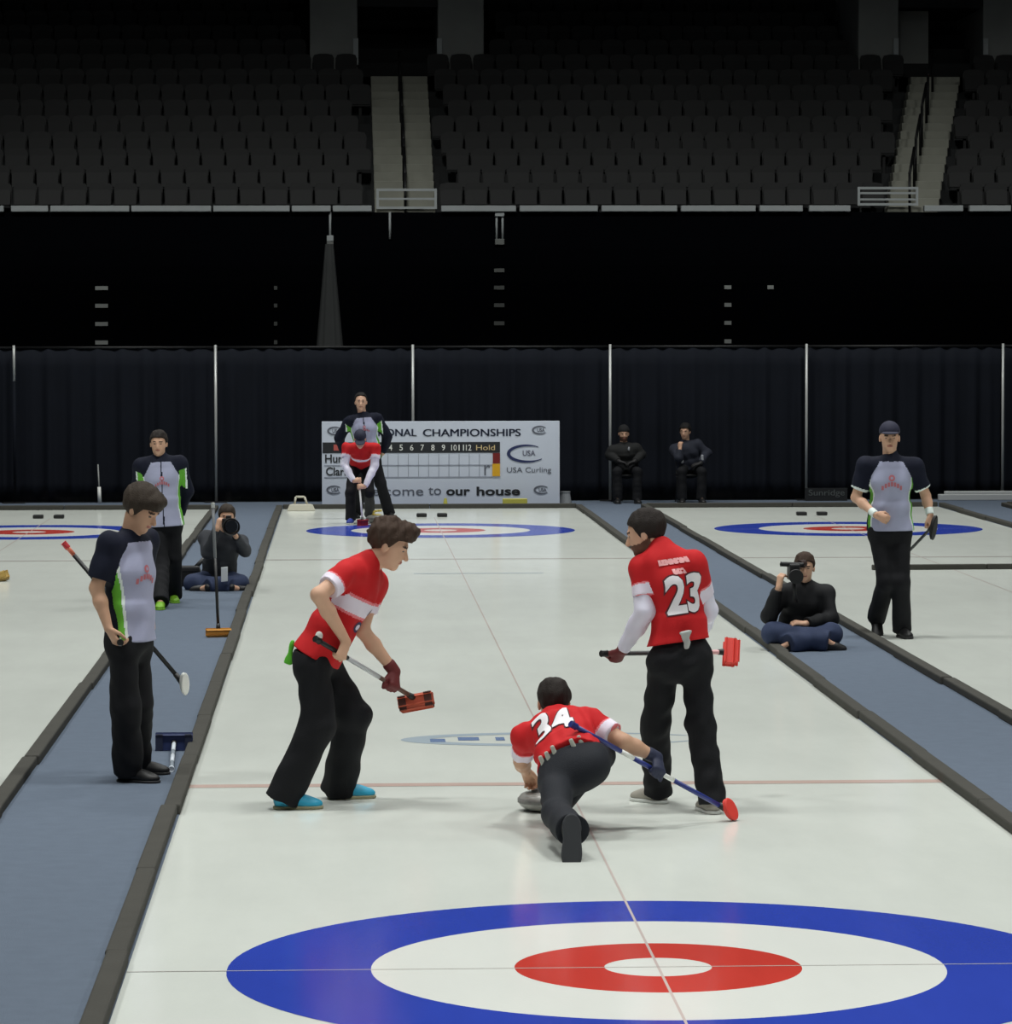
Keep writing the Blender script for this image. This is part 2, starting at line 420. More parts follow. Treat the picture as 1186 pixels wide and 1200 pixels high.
# ------------------------------------------------------------------ black drapes on poles
DY = 43.5
pole_px = [17-461, 17-230.6, 17, 253, 484, 715, 945, 1175, 1406, 1637]
pole_x = [U(p, 500, DY-.06)[0] for p in pole_px]
pole_lab = ['chrome drape pole past the far edge of the left sheet', 'chrome drape pole showing only its top left of the jacketed man', 'chrome drape pole rising behind the kneeling photographer', 'chrome drape pole rising behind the championship scoreboard',
            'chrome drape pole beside the two seated watchers', 'chrome drape pole left of the capped player', 'chrome drape pole above the low white board', 'chrome drape pole past the end of the low white board']
for i, x in enumerate(pole_x):
    if i in (0, 9): continue
    root = empty('drape_pole', (x, DY-.07, 0.004)); tag(root, pole_lab[i-1], 'pole', 'drape poles')
    z0 = 1.93 if i == 2 else .004
    bm = bmesh.new(); tube(bm, (x, DY-.07, z0), (x, DY-.07, 2.50), .022); under(root, bm_obj('upright', bm, STEEL, smooth=True))
    if i == 2:
        bm = bmesh.new(); tube(bm, (x, DY-.07, .004), (x, DY-.07, z0), .024); under(root, bm_obj('cloth_sleeve', bm, DRAPE, smooth=True))
    bm = bmesh.new(); bx(bm, (x-.18, DY-.36, .004), (x+.18, DY-.01, .014)); under(root, bm_obj('base_plate', bm, BLACKM))
cur_lab = ['black pleated curtain past the outermost pole of the left sheet', 'black pleated curtain at the far edge of the left sheet', 'black pleated curtain behind the man in the zip jacket', 'black pleated curtain behind the kneeling photographer and the beige device',
           'black pleated curtain behind the scoreboard lettering', 'black pleated curtain behind the seated watchers', 'black pleated curtain behind the capped player', 'black pleated curtain beyond the low white board', 'black pleated curtain past the outermost pole by the white board']
for i in range(9):
    x0, x1 = pole_x[i]+.004, pole_x[i+1]-.004
    nx = 150; nz = 8; V = []; Fc = []
    rg = random.Random(i); ph = [rg.uniform(0, 6.28) for _ in range(4)]
    for a in range(nx+1):
        u = a/nx; x = x0+(x1-x0)*u
        f = .030*math.sin(u*58+ph[0]+1.5*math.sin(u*9+ph[1]))+.014*math.sin(u*103+ph[2])
        for c in range(nz+1):
            z = .012+2.44*c/nz; V.append((x, DY+.065+f*(1-.75*(c/nz)**3), z))
    for a in range(nx):
        for c in range(nz):
            q = a*(nz+1)+c; Fc.append((q, q+nz+1, q+nz+2, q+1))
    cr = empty('black_curtain', ((x0+x1)/2, DY+.065, 0)); tag(cr, cur_lab[i], 'curtain', 'black curtains along the end of the rink')
    o = mesh_obj('pleated_cloth', V, Fc, DRAPE, smooth=True)
    md = o.modifiers.new('thickness', 'SOLIDIFY'); md.thickness = .004
    bm = bmesh.new(); tube(bm, (x0, DY+.065, 2.462), (x1, DY+.065, 2.462), .02); under(cr, o, bm_obj('curtain_rod', bm, BLACKM, smooth=True))

# ------------------------------------------------------------------ the stands behind
# lower terrace under black covers
def terrace(name, x0, x1, y0, z0, rows, tread, rise, M, lab):
    V = []; Fc = []
    pts = [(y0, -.01)]
    for r in range(rows): pts += [(y0+r*tread, z0+r*rise), (y0+(r+1)*tread, z0+r*rise)]
    pts.append((y0+rows*tread, -.01))
    for x in (x0, x1): V += [(x, y, z) for y, z in pts]
    n = len(pts)
    for i in range(n): Fc.append((i, (i+1) % n, n+(i+1) % n, n+i))
    Fc += [tuple(range(n))[::-1], tuple(range(n, 2*n))]
    o = mesh_obj(name, V, Fc, M); return tag(o, lab, kind='structure')
LT_Y, LT_Z, LT_T, LT_R, LT_N = 48.6, 1.95, .8, .33, 8
terrace('stand_lower_terrace', -16, 24, LT_Y, LT_Z, LT_N, LT_T, LT_R, BLACKCLOTH, 'lower seating terrace lying in darkness under black covers')
UT_Y, UT_T, UT_R = 58.6, .85, .386
COP_Z = U(593, 247, UT_Y)[2]; UT_Z = COP_Z-.30
ROWS = 15
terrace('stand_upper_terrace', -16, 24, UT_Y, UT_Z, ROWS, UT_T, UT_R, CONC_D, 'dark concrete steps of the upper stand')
zt = UT_Z+ROWS*UT_R
tag(slab('wall_back', (-18, UT_Y+ROWS*UT_T, -.01), (26, UT_Y+ROWS*UT_T+.3, zt+9), BLACKCLOTH), 'black wall at the back of the stands', kind='structure')
tag(slab('stand_front_cover', (-16, UT_Y-.03, -.01), (24, UT_Y, COP_Z-.03), BLACKCLOTH), 'black cover wall added below the coping rail of the upper stand', kind='structure')  # added black cover; keeps lamplight on the concrete front from showing
# fascia coping in separate panels
root = empty('stand_fascia', (0, UT_Y-.12, COP_Z)); tag(root, 'pale metal coping rail along the foot of the upper stand', 'rail')
edges = [12, 58, 153, 249, 341, 389, 437]
segs = [(-290, -190), (-188, -92), (-90, 6)]+list(zip(edges[:-1], edges[1:]))+[(516, 606), (608, 702), (704, 795), (797, 887), (889, 942), (947, 998), (1082, 1130), (1135, 1186), (1188, 1290), (1292, 1390), (1392, 1490)]
for a, b in segs:
    p0, p1 = U(a+1, 243, UT_Y-.12), U(b-1.5, 243, UT_Y-.12)
    bm = bmesh.new(); bx(bm, (p0[0], UT_Y-.16, COP_Z-.02), (p1[0], UT_Y+.02, COP_Z+.10)); under(root, bm_obj('coping_panel', bm, GALV, bevel=.008, seg=1))
# gates at the foot of the two aisles
def gate(x0, x1, ya, yb, lab, slats):
    p0, p1 = U(x0, ya, UT_Y-.1), U(x1, yb, UT_Y-.1)
    g = empty('aisle_gate', ((p0[0]+p1[0])/2, UT_Y-.1, p1[2])); tag(g, lab, 'gate')
    fx0, fx1, z0, z1 = p0[0], p1[0], p1[2], p0[2]
    for lo, hi in (((fx0, z0), (fx0+.05, z1)), ((fx1-.05, z0), (fx1, z1)), ((fx0+.05, z1-.05), (fx1-.05, z1)), ((fx0+.05, z0), (fx1-.05, z0+.05))):
        bm = bmesh.new(); bx(bm, (lo[0], UT_Y-.12, lo[1]), (hi[0], UT_Y-.08, hi[1])); under(g, bm_obj('frame_bar', bm, GALV))
    for k in range(slats):
        z = z0+(z1-z0)*(k+1)/(slats+1)
        bm = bmesh.new(); bx(bm, (fx0+.05, UT_Y-.11, z-.02), (fx1-.05, UT_Y-.09, z+.02)); under(g, bm_obj('slat', bm, GALV))
gate(441, 512, 221, 245, 'low metal gate at the foot of the straight stair', 1)
gate(1005, 1076, 219, 241, 'low metal gate at the foot of the slanting stair', 2)

# the two stair aisles: a tread every half row
def row_yz(r): return UT_Y+r*UT_T, UT_Z+r*UT_R
AISLE = []
def aisle(cx0, cx1, wpx0, wpx1, rows, lab):
    root = empty('stand_stair', (U(cx0, 240, UT_Y)[0], UT_Y, UT_Z)); tag(root, lab, 'stairs')
    for r in range(rows*2):
        y, z = UT_Y+r*UT_T/2, UT_Z+(r+1)*UT_R/2
        f = r/(rows*2-1); c = U(cx0+(cx1-cx0)*f, 240, y+.2)[0]; hw = (U(600+(wpx0+(wpx1-wpx0)*f), 240, y)[0]-U(600, 240, y)[0])/2
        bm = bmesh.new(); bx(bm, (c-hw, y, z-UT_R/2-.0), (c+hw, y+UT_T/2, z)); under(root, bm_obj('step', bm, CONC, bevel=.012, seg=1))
        AISLE.append((y, c, hw))
    # hoop handrails up the middle
    for k in range(0, rows-1, 2):
        y, z = UT_Y+k*UT_T+.15, UT_Z+(k+.5)*UT_R
        y2, z2 = y+UT_T*1.5, z+UT_R*1.5
        f = k/(rows-1); f2 = min(1, (k+1.5)/(rows-1)); xa = U(cx0+(cx1-cx0)*f, 240, y)[0]; xb = U(cx0+(cx1-cx0)*f2, 240, y2)[0]
        bm = bmesh.new(); tube(bm, (xa, y, z), (xa, y, z+.86), .028); tube(bm, (xb, y2, z2), (xb, y2, z2+.86), .028); tube(bm, (xa, y, z+.86), (xb, y2, z2+.86), .03)
        under(root, bm_obj('handrail', bm, BLACKM, smooth=True))
    return root
NR = 9
aisle(475, 468, 71, 66, NR, 'straight pale concrete stair with a black handrail up to the tunnel')
aisle(1066, 1094, 60, 58, NR, 'slanting pale concrete stair with black hoop handrails')
# tunnel mouths at the top of the stairs
def tunnel(x0, x1, wl, wr, lab, inner=None):
    r = NR; y, z = row_yz(r); ztop = U(600, 8, y)[2]; z0 = z-.3
    A, B = U(x0, 50, y)[0], U(x1, 50, y)[0]
    root = empty('stand_tunnel', ((A+B)/2, y, z)); tag(root, lab, 'tunnel')
    for (p, q), nm in (((wl[0], wl[1]), 'side_wall'), ((wr[0], wr[1]), 'side_wall')):
        a, b = U(p, 40, y)[0], U(q, 40, y)[0]
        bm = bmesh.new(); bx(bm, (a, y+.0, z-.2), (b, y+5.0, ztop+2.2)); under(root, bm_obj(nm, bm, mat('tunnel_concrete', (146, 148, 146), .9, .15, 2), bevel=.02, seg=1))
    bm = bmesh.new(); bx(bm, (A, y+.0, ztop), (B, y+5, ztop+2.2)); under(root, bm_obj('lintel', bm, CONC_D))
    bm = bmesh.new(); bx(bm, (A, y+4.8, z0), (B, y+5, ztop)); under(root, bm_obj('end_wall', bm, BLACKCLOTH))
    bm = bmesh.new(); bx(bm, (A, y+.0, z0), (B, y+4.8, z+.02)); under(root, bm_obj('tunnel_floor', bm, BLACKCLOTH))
    for p in (x0-3, x1+3):
        q = U(p, 60, y-.12); zt_, zb = U(p, 45, y-.12)[2], U(p, 76, y-.12)[2]
        bm = bmesh.new(); bx(bm, (q[0]-.055, y-.16, zb), (q[0]+.055, y-.06, zt_)); under(root, bm_obj('corner_guard', bm, GALV))
    if inner:
        a, b = U(inner[0], 40, y+.9)[0], U(inner[1], 40, y+.9)[0]; bm = bmesh.new(); bx(bm, (a-.1, y+.9, z0), (b, y+4.8, ztop)); under(root, bm_obj('inner_wall', bm, mat('tunnel_concrete', (146, 148, 146))))
    return (U(wl[0], 40, y)[0], U(wr[1], 40, y)[0])
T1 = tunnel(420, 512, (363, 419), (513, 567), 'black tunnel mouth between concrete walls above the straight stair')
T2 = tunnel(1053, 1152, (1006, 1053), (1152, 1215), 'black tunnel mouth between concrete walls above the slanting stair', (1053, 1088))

# stadium seats
def seat_mesh():
    bm = bmesh.new()
    V = [(-.225, .0, .42), (.225, 0, .42), (.235, .05, .78), (.20, .06, .86), (.08, .065, .885), (-.08, .065, .885), (-.20, .06, .86), (-.235, .05, .78)]
    f = [bm.verts.new(v) for v in V]; g = [bm.verts.new((x, y+.05, z)) for x, y, z in V]; n = len(V)
    bm.faces.new(f); bm.faces.new(g[::-1])
    for i in range(n): bm.faces.new((f[i], g[i], g[(i+1) % n], f[(i+1) % n]))
    P = [(-.21, -.10, .44), (.21, -.10, .44), (.215, -.03, .70), (.16, -.02, .74), (-.16, -.02, .74), (-.215, -.03, .70)]
    f = [bm.verts.new(v) for v in P]; g = [bm.verts.new((x, y+.045, z)) for x, y, z in P]; n = len(P)
    bm.faces.new(f); bm.faces.new(g[::-1])
    for i in range(n): bm.faces.new((f[i], g[i], g[(i+1) % n], f[(i+1) % n]))
    bx(bm, (-.03, .0, 0), (.03, .09, .45)); bx(bm, (-.2, -.08, .40), (.2, .06, .44))
    bmesh.ops.recalc_face_normals(bm, faces=list(bm.faces))
    me = bpy.data.meshes.new('stadium_seat'); bm.to_mesh(me); bm.free(); me.materials.append(SEATM); return me
seat_me = seat_mesh(); far_seats = []; n_seat = 0
ORD = ('first', 'second', 'third', 'fourth', 'fifth', 'sixth', 'seventh', 'eighth', 'ninth')
ST1, ST2 = U(471, 240, UT_Y)[0], U(1080, 240, UT_Y)[0]
for r in range(ROWS-1):
    y, z = row_yz(r); y += .5
    xl, xr = U(-300, 200, y)[0], U(1490, 200, y)[0]; vl, vr = U(-12, 200, y)[0], U(1200, 200, y)[0]
    blocked = []
    if r < NR:
        for (ay, ac, ahw) in AISLE:
            if abs(ay-y) < .45: blocked.append((ac-ahw, ac+ahw))
    if r >= NR-1+1: blocked += [(T1[0]-.03, T1[1]+.03), (T2[0]-.03, T2[1]+.03)]
    x = xl+random.uniform(0, .1)
    while x < xr:
        if not any(a-.235 < x < b+.235 for a, b in blocked):
            if r < NR and n_seat < 300 and vl < x < vr:
                o = bpy.data.objects.new('stadium_seat', seat_me); link(o); o.location = (x, y, z); n_seat += 1
                sec = 'outside the straight stair' if x < ST1 else ('between the two stairs' if x < ST2 else 'outside the slanting stair')
                tag(o, 'dark folding stadium seat in the %s row %s' % (ORD[r], sec), 'seat', 'stadium seats in the upper stand')
            else: far_seats.append((x, y, z))
        x += .502
V = np.array([v.co[:] for v in seat_me.vertices]); FV = [tuple(p.vertices) for p in seat_me.polygons]
VV = []; FF = []
for i, p in enumerate(far_seats):
    VV += [tuple(v+np.array(p)) for v in V]; FF += [tuple(j+i*len(V) for j in f) for f in FV]
o = mesh_obj('stadium_seat_mass', VV, FF, SEATM)
tag(o, 'dark upper rows of stadium seats fading into the black', 'seats', 'stadium seats in the upper stand', 'stuff')

# ------------------------------------------------------------------ pale step markers and fittings in the dark lower terrace
def marker_stack(x, ys, w, lab, M):
    root = None
    for y in ys:
        # the riser of the lower terrace whose height suits this pixel
        best = None
        for r in range(LT_N):
            Y = LT_Y+r*LT_T; p = U(x, y, Y-.01)
            e = abs(p[2]-(LT_Z+r*LT_R-.07))
            if best is None or e < best[0]: best = (e, Y, r)
        Y = best[1]; p = U(x, y, Y-.012); z = LT_Z+best[2]*LT_R-.085
        if root is None: root = empty('step_marker_set', (p[0], Y, z)); tag(root, lab, 'step markers')
        h = (U(x+w/2, y, Y)[0]-p[0]); bm = bmesh.new(); bx(bm, (p[0]-h, Y-.02, z-.035), (p[0]+h, Y-.001, z+.035)); under(root, bm_obj('marker_plate', bm, M))
MK = mat('marker_paint', (205, 208, 205), .7)
MKD = mat('marker_paint_dim', (120, 122, 120), .7)
marker_stack(119, (330, 352, 373, 394), 15, 'column of wide pale step markers in the dark lower terrace', MK)
marker_stack(323, (331, 352, 373, 392), 4, 'column of narrow pale step markers right of the wide ones', MKD)
marker_stack(585, (320, 337, 355, 374), 12, 'column of dim step markers below the white bracket', MKD)
marker_stack(853, (329, 350, 371, 391), 8, 'column of small square step markers in the dark lower terrace', MK)
marker_stack(903, (328,), 7, 'single small square step marker standing apart', MK)
# bracket under the coping and thin hanging pipe
def hanging_bracket(xs, ya, yb, lab, cap):
    Y = UT_Y-.053; p = U(sum(xs)/len(xs), yb, Y); root = empty('coping_bracket', p); tag(root, lab, 'bracket')
    for x in xs:
        a, b = U(x, ya, Y), U(x, yb, Y); a[2] = min(a[2], COP_Z-.021); a[0] = b[0]; bm = bmesh.new(); tube(bm, a, b, .024, n=8); under(root, bm_obj('hanger_rod', bm, GALV, smooth=True))
    if cap:
        a, b = U(cap[0], cap[1], Y), U(cap[2], cap[3], Y); bm = bmesh.new(); bx(bm, (a[0], Y-.06, b[2]), (b[0], Y+.022, a[2])); under(root, bm_obj('cap_box', bm, GALV, bevel=.01, seg=1))
        a, b = U(cap[0], yb-2, Y), U(cap[2], yb+5, Y); bm = bmesh.new(); bx(bm, (a[0], Y-.05, b[2]), (b[0], Y+.022, a[2])); under(root, bm_obj('lower_box', bm, MKD, bevel=.01, seg=1))
hanging_bracket((582, 589), 248.6, 282, 'white double hanger bracket under the coping rail', (580, 248.5, 591, 254))
hanging_bracket((387,), 248.6, 282, 'thin white hanger above the grey tapered drape', (383, 276, 391, 283))
hanging_bracket((457,), 248.6, 280, 'thin grey pipe hanging below the gate', None)
# grey drape gathered at its top, flaring to the floor
Yd = 47.6; top = U(386, 286, Yd); bot = U(386, 405, Yd); wb = (U(400, 405, Yd)[0]-U(371, 405, Yd)[0])/2; wt = (U(390.5, 286, Yd)[0]-U(381.5, 286, Yd)[0])/2
V = []; Fc = []; nx, nz = 36, 12
slope = (wb-wt)/(top[2]-bot[2]); wfl = wt+slope*top[2]
for a in range(nx):
    t = 2*math.pi*a/nx
    for c in range(nz+1):
        f = c/nz; wv = wfl+(wt-wfl)*f; z = .0+top[2]*f; rp = 1+.10*math.sin(9*t)
        V.append((top[0]+wv*math.cos(t)*rp, Yd+wv*.6*math.sin(t)*rp, z))
for a in range(nx):
    for c in range(nz):
        q = a*(nz+1)+c; q2 = ((a+1) % nx)*(nz+1)+c; Fc.append((q, q2, q2+1, q+1))
Fc += [tuple(a*(nz+1)+nz for a in range(nx)), tuple(a*(nz+1) for a in range(nx))[::-1]]
o = mesh_obj('gathered_drape', V, Fc, mat('grey_cloth', (74, 76, 76), .9, .1, 4), smooth=True)
tag(o, 'tall grey drape gathered narrow at the top behind the black drapes', 'drape')

# ------------------------------------------------------------------ championship scoreboard banner
BY = 41.75
p0, p1 = U(377, 494, BY), U(656, 592, BY)
bx0, bx1, bz0, bz1 = p0[0], p1[0], .03, p0[2]
root = empty('scoreboard', ((bx0+bx1)/2, BY, 0)); tag(root, 'white championship scoreboard banner standing behind the bent player', 'scoreboard')
bm = bmesh.new(); bx(bm, (bx0, BY, bz0), (bx1, BY+.05, bz1)); pan = bm_obj('banner_panel', bm, mat('banner_white', (205, 212, 226), .6, .03, 2), bevel=.006); under(root, pan)
for x in (bx0+.25, bx1-.25):
    bm = bmesh.new(); bx(bm, (x-.03, BY-.12, .003), (x+.03, BY+.3, .034)); under(root, bm_obj('foot', bm, BLACKM))
def bpx(x, y): return U(x, y, BY-.004)
def board_rect(name, xa, ya, xb, yb, M, lift=.004):
    a, b = bpx(xa, ya), bpx(xb, yb); bm = bmesh.new(); bx(bm, (a[0], BY-lift, b[2]), (b[0], BY-.0005, a[2])); o = bm_obj(name, bm, M); under(root, o); return o
def board_text(name, body, xc, yc, wpx, M, hpx=None, bold=0.0):
    cu = bpy.data.curves.new(name, 'FONT'); cu.body = body; cu.size = 1; cu.align_x = 'CENTER'; cu.align_y = 'CENTER'; cu.offset = bold; cu.extrude = .002; cu.resolution_u = 4
    t = bpy.data.objects.new(name, cu); COL.objects.link(t); me = bpy.data.meshes.new_from_object(t); bpy.data.objects.remove(t)
    xs = [v.co.x for v in me.vertices]; ys = [v.co.y for v in me.vertices]
    a, b = bpx(xc-wpx/2, yc), bpx(xc+wpx/2, yc); sx = (b[0]-a[0])/(max(xs)-min(xs)); sy = sx
    if hpx: sy = abs(bpx(xc, yc-hpx/2)[2]-bpx(xc, yc+hpx/2)[2])/(max(ys)-min(ys))
    mx, my = (max(xs)+min(xs))/2, (max(ys)+min(ys))/2; c = bpx(xc, yc)
    for v in me.vertices: v.co = Vector((c[0]+(v.co.x-mx)*sx, BY-.004-v.co.z*.5, c[2]+(v.co.y-my)*sy))
    me.materials.clear(); me.materials.append(M); o = link(bpy.data.objects.new(name, me)); under(root, o); return o
INK = mat('banner_ink', (58, 66, 88), .6); INKD = mat('banner_dark', (30, 33, 38), .6); INKG = mat('banner_grey_ink', (96, 100, 112), .6)
for dx in (-.4, .4): board_text('title_lettering', 'NATIONAL', 455+dx, 507, 66, INK, 8.5); board_text('title_lettering', 'CHAMPIONSHIPS', 553+dx, 507, 114, INK, 8.5)
for wd, xc, wp, M_, bo in (('welcome', 458, 76, INKG, 0), ('to', 509.5, 15, INKG, 0), ('our', 537, 28, INKD, .03), ('house', 584, 51, INKD, .03)):
    board_text('slogan_lettering', wd, xc, 575.5 if wd in ('welcome', 'house', 'to') else 577, wp, M_, {'our': 7.5, 'to': 9}.get(wd, 10.5), bo)
board_rect('header_band', 378, 518.5, 586, 530.5, INKD)
for k in range(12):
    board_text('header_digit', str(k+1), 420.5+12.4*k if k < 9 else 532+8.6*(k-9), 524.5, (2.2 if k == 0 else 4.0) if k < 9 else 6.4, WHITE, 7, .01).location.y -= .004
board_text('header_lettering', 'Hold', 569, 524.5, 22, mat('banner_gold', (214, 190, 140), .6), 6).location.y -= .004
RB = mat('banner_red_print', (190, 90, 84), .6)
board_rect('header_flag', 391, 521, 402, 528, RB, .008)
board_rect('red_tab', 577.5, 531, 586, 543, mat('banner_red', (120, 22, 26), .5), .01)
board_rect('yellow_tab', 577, 543.5, 586, 558, mat('banner_yellow', (226, 170, 30), .5), .012)
GRID = mat('banner_grid', (150, 156, 170), .6)
for k in range(13):
    x = 419+k*11.9; board_rect('grid_line', x-.35, 532, x+.35, 559, GRID)
board_rect('grid_line', 380, 545, 577, 545.7, GRID)
board_rect('grid_line', 380, 559, 577, 559.7, GRID)
board_text('team_lettering', 'Hunt', 394, 537.5, 26, INKD, 10, .02); board_text('team_lettering', 'Clark', 396, 552.5, 28, INKD, 10, .02)
board_text('hammer_mark', 'r', 571, 551, 7, INKG, 12)
def board_swoosh(xc, yc, rx, ry, t0, t1, w0, w1, M, n=40):
    c = bpx(xc, yc); s = (bpx(xc+1, yc)[0]-c[0]); bm = bmesh.new(); prev = None
    for i in range(n+1):
        f = i/n; t = math.radians(t0+(t1-t0)*f); wv = w0+(w1-w0)*math.sin(math.pi*f)
        q = [bm.verts.new((c[0]+(rx+sg*wv)*s*math.cos(t), BY-dy, c[2]+(ry+sg*wv)*s*math.sin(t))) for sg in (1, -1) for dy in (.006, .0005)]
        if prev:
            for a, b in ((0, 1), (1, 3), (3, 2), (2, 0)): bm.faces.new((prev[a], prev[b], q[b], q[a]))
        else: bm.faces.new((q[0], q[1], q[3], q[2]))
        prev = q
    bm.faces.new((prev[0], prev[1], prev[3], prev[2]))
    under(root, bm_obj('logo_swoosh', bm, M))
LOGO = mat('logo_navy', (38, 48, 92), .5)
board_swoosh(618, 531.5, 22, 9.5, 55, 320, .35, 2.0, LOGO)
board_text('logo_lettering', 'USA', 620, 531, 15, mat('logo_grey', (110, 112, 130), .5), 6.5, .02)
board_text('logo_lettering', 'USA Curling', 620, 551.5, 52, INKG, 8)
for xc, yc in ((393, 505), (633, 504), (392, 574), (635, 574)):
    board_swoosh(xc, yc, 8.5, 4.4, 40, 320, .3, 1.1, INKG); board_text('logo_lettering', 'USA', xc+1, yc, 9, INKG, 4.5, .02)

# small things along the end of the rink
def clear_box(px, lab, flip=False):
    c = G(px, 598.5); r = empty('timing_device', c); tag(r, lab, 'device')
    M = mat('beige_plastic', (196, 192, 176), .5)
    bm = bmesh.new(); V = [(-.22, -.12), (.22, -.12), (.18, .12), (-.18, .12)]
    lo = [bm.verts.new((c[0]+x, c[1]+y, 0)) for x, y in V]; hi = [bm.verts.new((c[0]+x*.8, c[1]+y*.8, .10)) for x, y in V]
    bm.faces.new(lo[::-1]); bm.faces.new(hi)
    for i in range(4): bm.faces.new((lo[i], lo[(i+1) % 4], hi[(i+1) % 4], hi[i]))
    under(r, bm_obj('base_box', bm, M, bevel=.012))
    bm = bmesh.new()
    for a, b in (((-.10, .10), (-.08, .21)), ((-.08, .21), (.05, .21)), ((.05, .21), (.09, .10))):
        tube(bm, (c[0]+a[0], c[1], a[1]), (c[0]+b[0], c[1], b[1]), .017, n=8)
    under(r, bm_obj('carry_hoop', bm, M, smooth=True))
clear_box(353, 'beige plastic device with a carry hoop on the ice corner left of the scoreboard')
c = U(658, 592, 41.95); bm = bmesh.new(); tube(bm, (c[0]+.06, 41.95, .0035), (c[0]+.06, 41.95, .20), .10, .07, 16)
r = empty('sand_bucket', (c[0]+.06, 41.95, .0035)); tag(r, 'small pale tub at the right edge of the scoreboard', 'tub'); under(r, bm_obj('tub_body', bm, mat('pale_tub', (150, 153, 156), .6), smooth=False, bevel=.01))
bm = bmesh.new(); tube(bm, (c[0]+.06, 41.95, .20), (c[0]+.06, 41.95, .215), .08, .08, 16); under(r, bm_obj('lid', bm, mat('pale_tub', (150, 153, 156), .6)))
a, b = U(589, 591, 41.4), U(618, 591, 41.4)
bm = bmesh.new(); bx(bm, (a[0], 41.38, .003), (b[0], 41.44, .13)); tag(bm_obj('yellow_strip', bm, mat('faded_yellow', (196, 190, 84), .6, .1, 8), bevel=.01), 'low pale yellow plastic strip at the foot of the scoreboard', 'strip')
bm = bmesh.new(); c = U(522, 590, 41.4); tube(bm, (c[0], 41.4, .003), (c[0], 41.4, .05), .03, .035, 12); tube(bm, (c[0], 41.4, .05), (c[0], 41.4, .14), .035, .02, 12); tag(bm_obj('spray_bottle', bm, mat('faded_yellow', (196, 190, 84), .6, .1, 8)), 'tiny yellow bottle standing at the foot of the scoreboard', 'bottle')
# low white board and dark sign by the drapes
Yb = 43.0
a, b = U(1100, 583, Yb), U(1262, 583, Yb)
r = empty('low_board', ((a[0]+b[0])/2, Yb, .003)); tag(r, 'low whitish board lying along the drapes behind the farthest sheet', 'board')
bm = bmesh.new(); bx(bm, (a[0], Yb-.05, .003), (b[0], Yb+.10, .10)); under(r, bm_obj('board_body', bm, mat('whitish_board', (188, 190, 190), .6, .05, 3), bevel=.01))
bm = bmesh.new(); bx(bm, (a[0]+.1, Yb+.0, .10), (b[0]-.1, Yb+.09, .15)); under(r, bm_obj('board_ridge', bm, mat('whitish_board', (188, 190, 190), .6, .05, 3), bevel=.01))
a, b = U(944, 572, Yb), U(993, 583, Yb)
r = empty('small_sign', ((a[0]+b[0])/2, Yb, .003)); tag(r, 'small black sign with grey lettering leaning by the drape pole', 'sign')
bm = bmesh.new(); bx(bm, (a[0], Yb, .0035), (b[0], Yb+.03, a[2])); under(r, bm_obj('sign_panel', bm, mat('sign_black', (26, 28, 30), .6)))
cu = bpy.data.curves.new('sign_lettering', 'FONT'); cu.body = 'Sunridge'; cu.size = 1; cu.extrude = .002; t = bpy.data.objects.new('sign_lettering', cu); COL.objects.link(t)
me = bpy.data.meshes.new_from_object(t); bpy.data.objects.remove(t); xs = [v.co.x for v in me.vertices]; f = (b[0]-a[0])*.86/(max(xs)-min(xs))
for v in me.vertices: v.co = Vector((a[0]+.05+(v.co.x-min(xs))*f, Yb-.003-v.co.z, .09+v.co.y*f*.8))
me.materials.clear(); me.materials.append(mat('sign_grey', (92, 96, 96), .6)); under(r, link(bpy.data.objects.new('sign_lettering', me)))
# white rod leaning on the drape at the left
a, b = U(114, 545, 43.2), U(116, 584, 43.1)
r = empty('white_rod', (b[0], 43.1, .003)); tag(r, 'short white rod leaning upright on the drape left of the jacketed man', 'rod')
bm = bmesh.new(); tube(bm, (a[0], 43.36, a[2]), (b[0], 43.15, .26), .012, n=10); under(r, bm_obj('rod', bm, mat('rod_grey', (150, 152, 150), .5), smooth=True))
bm = bmesh.new(); tube(bm, (b[0], 43.15, .26), (b[0]+.01, 43.12, .0035), .028, .032, n=12); under(r, bm_obj('rod_foot', bm, WHITE, smooth=True))

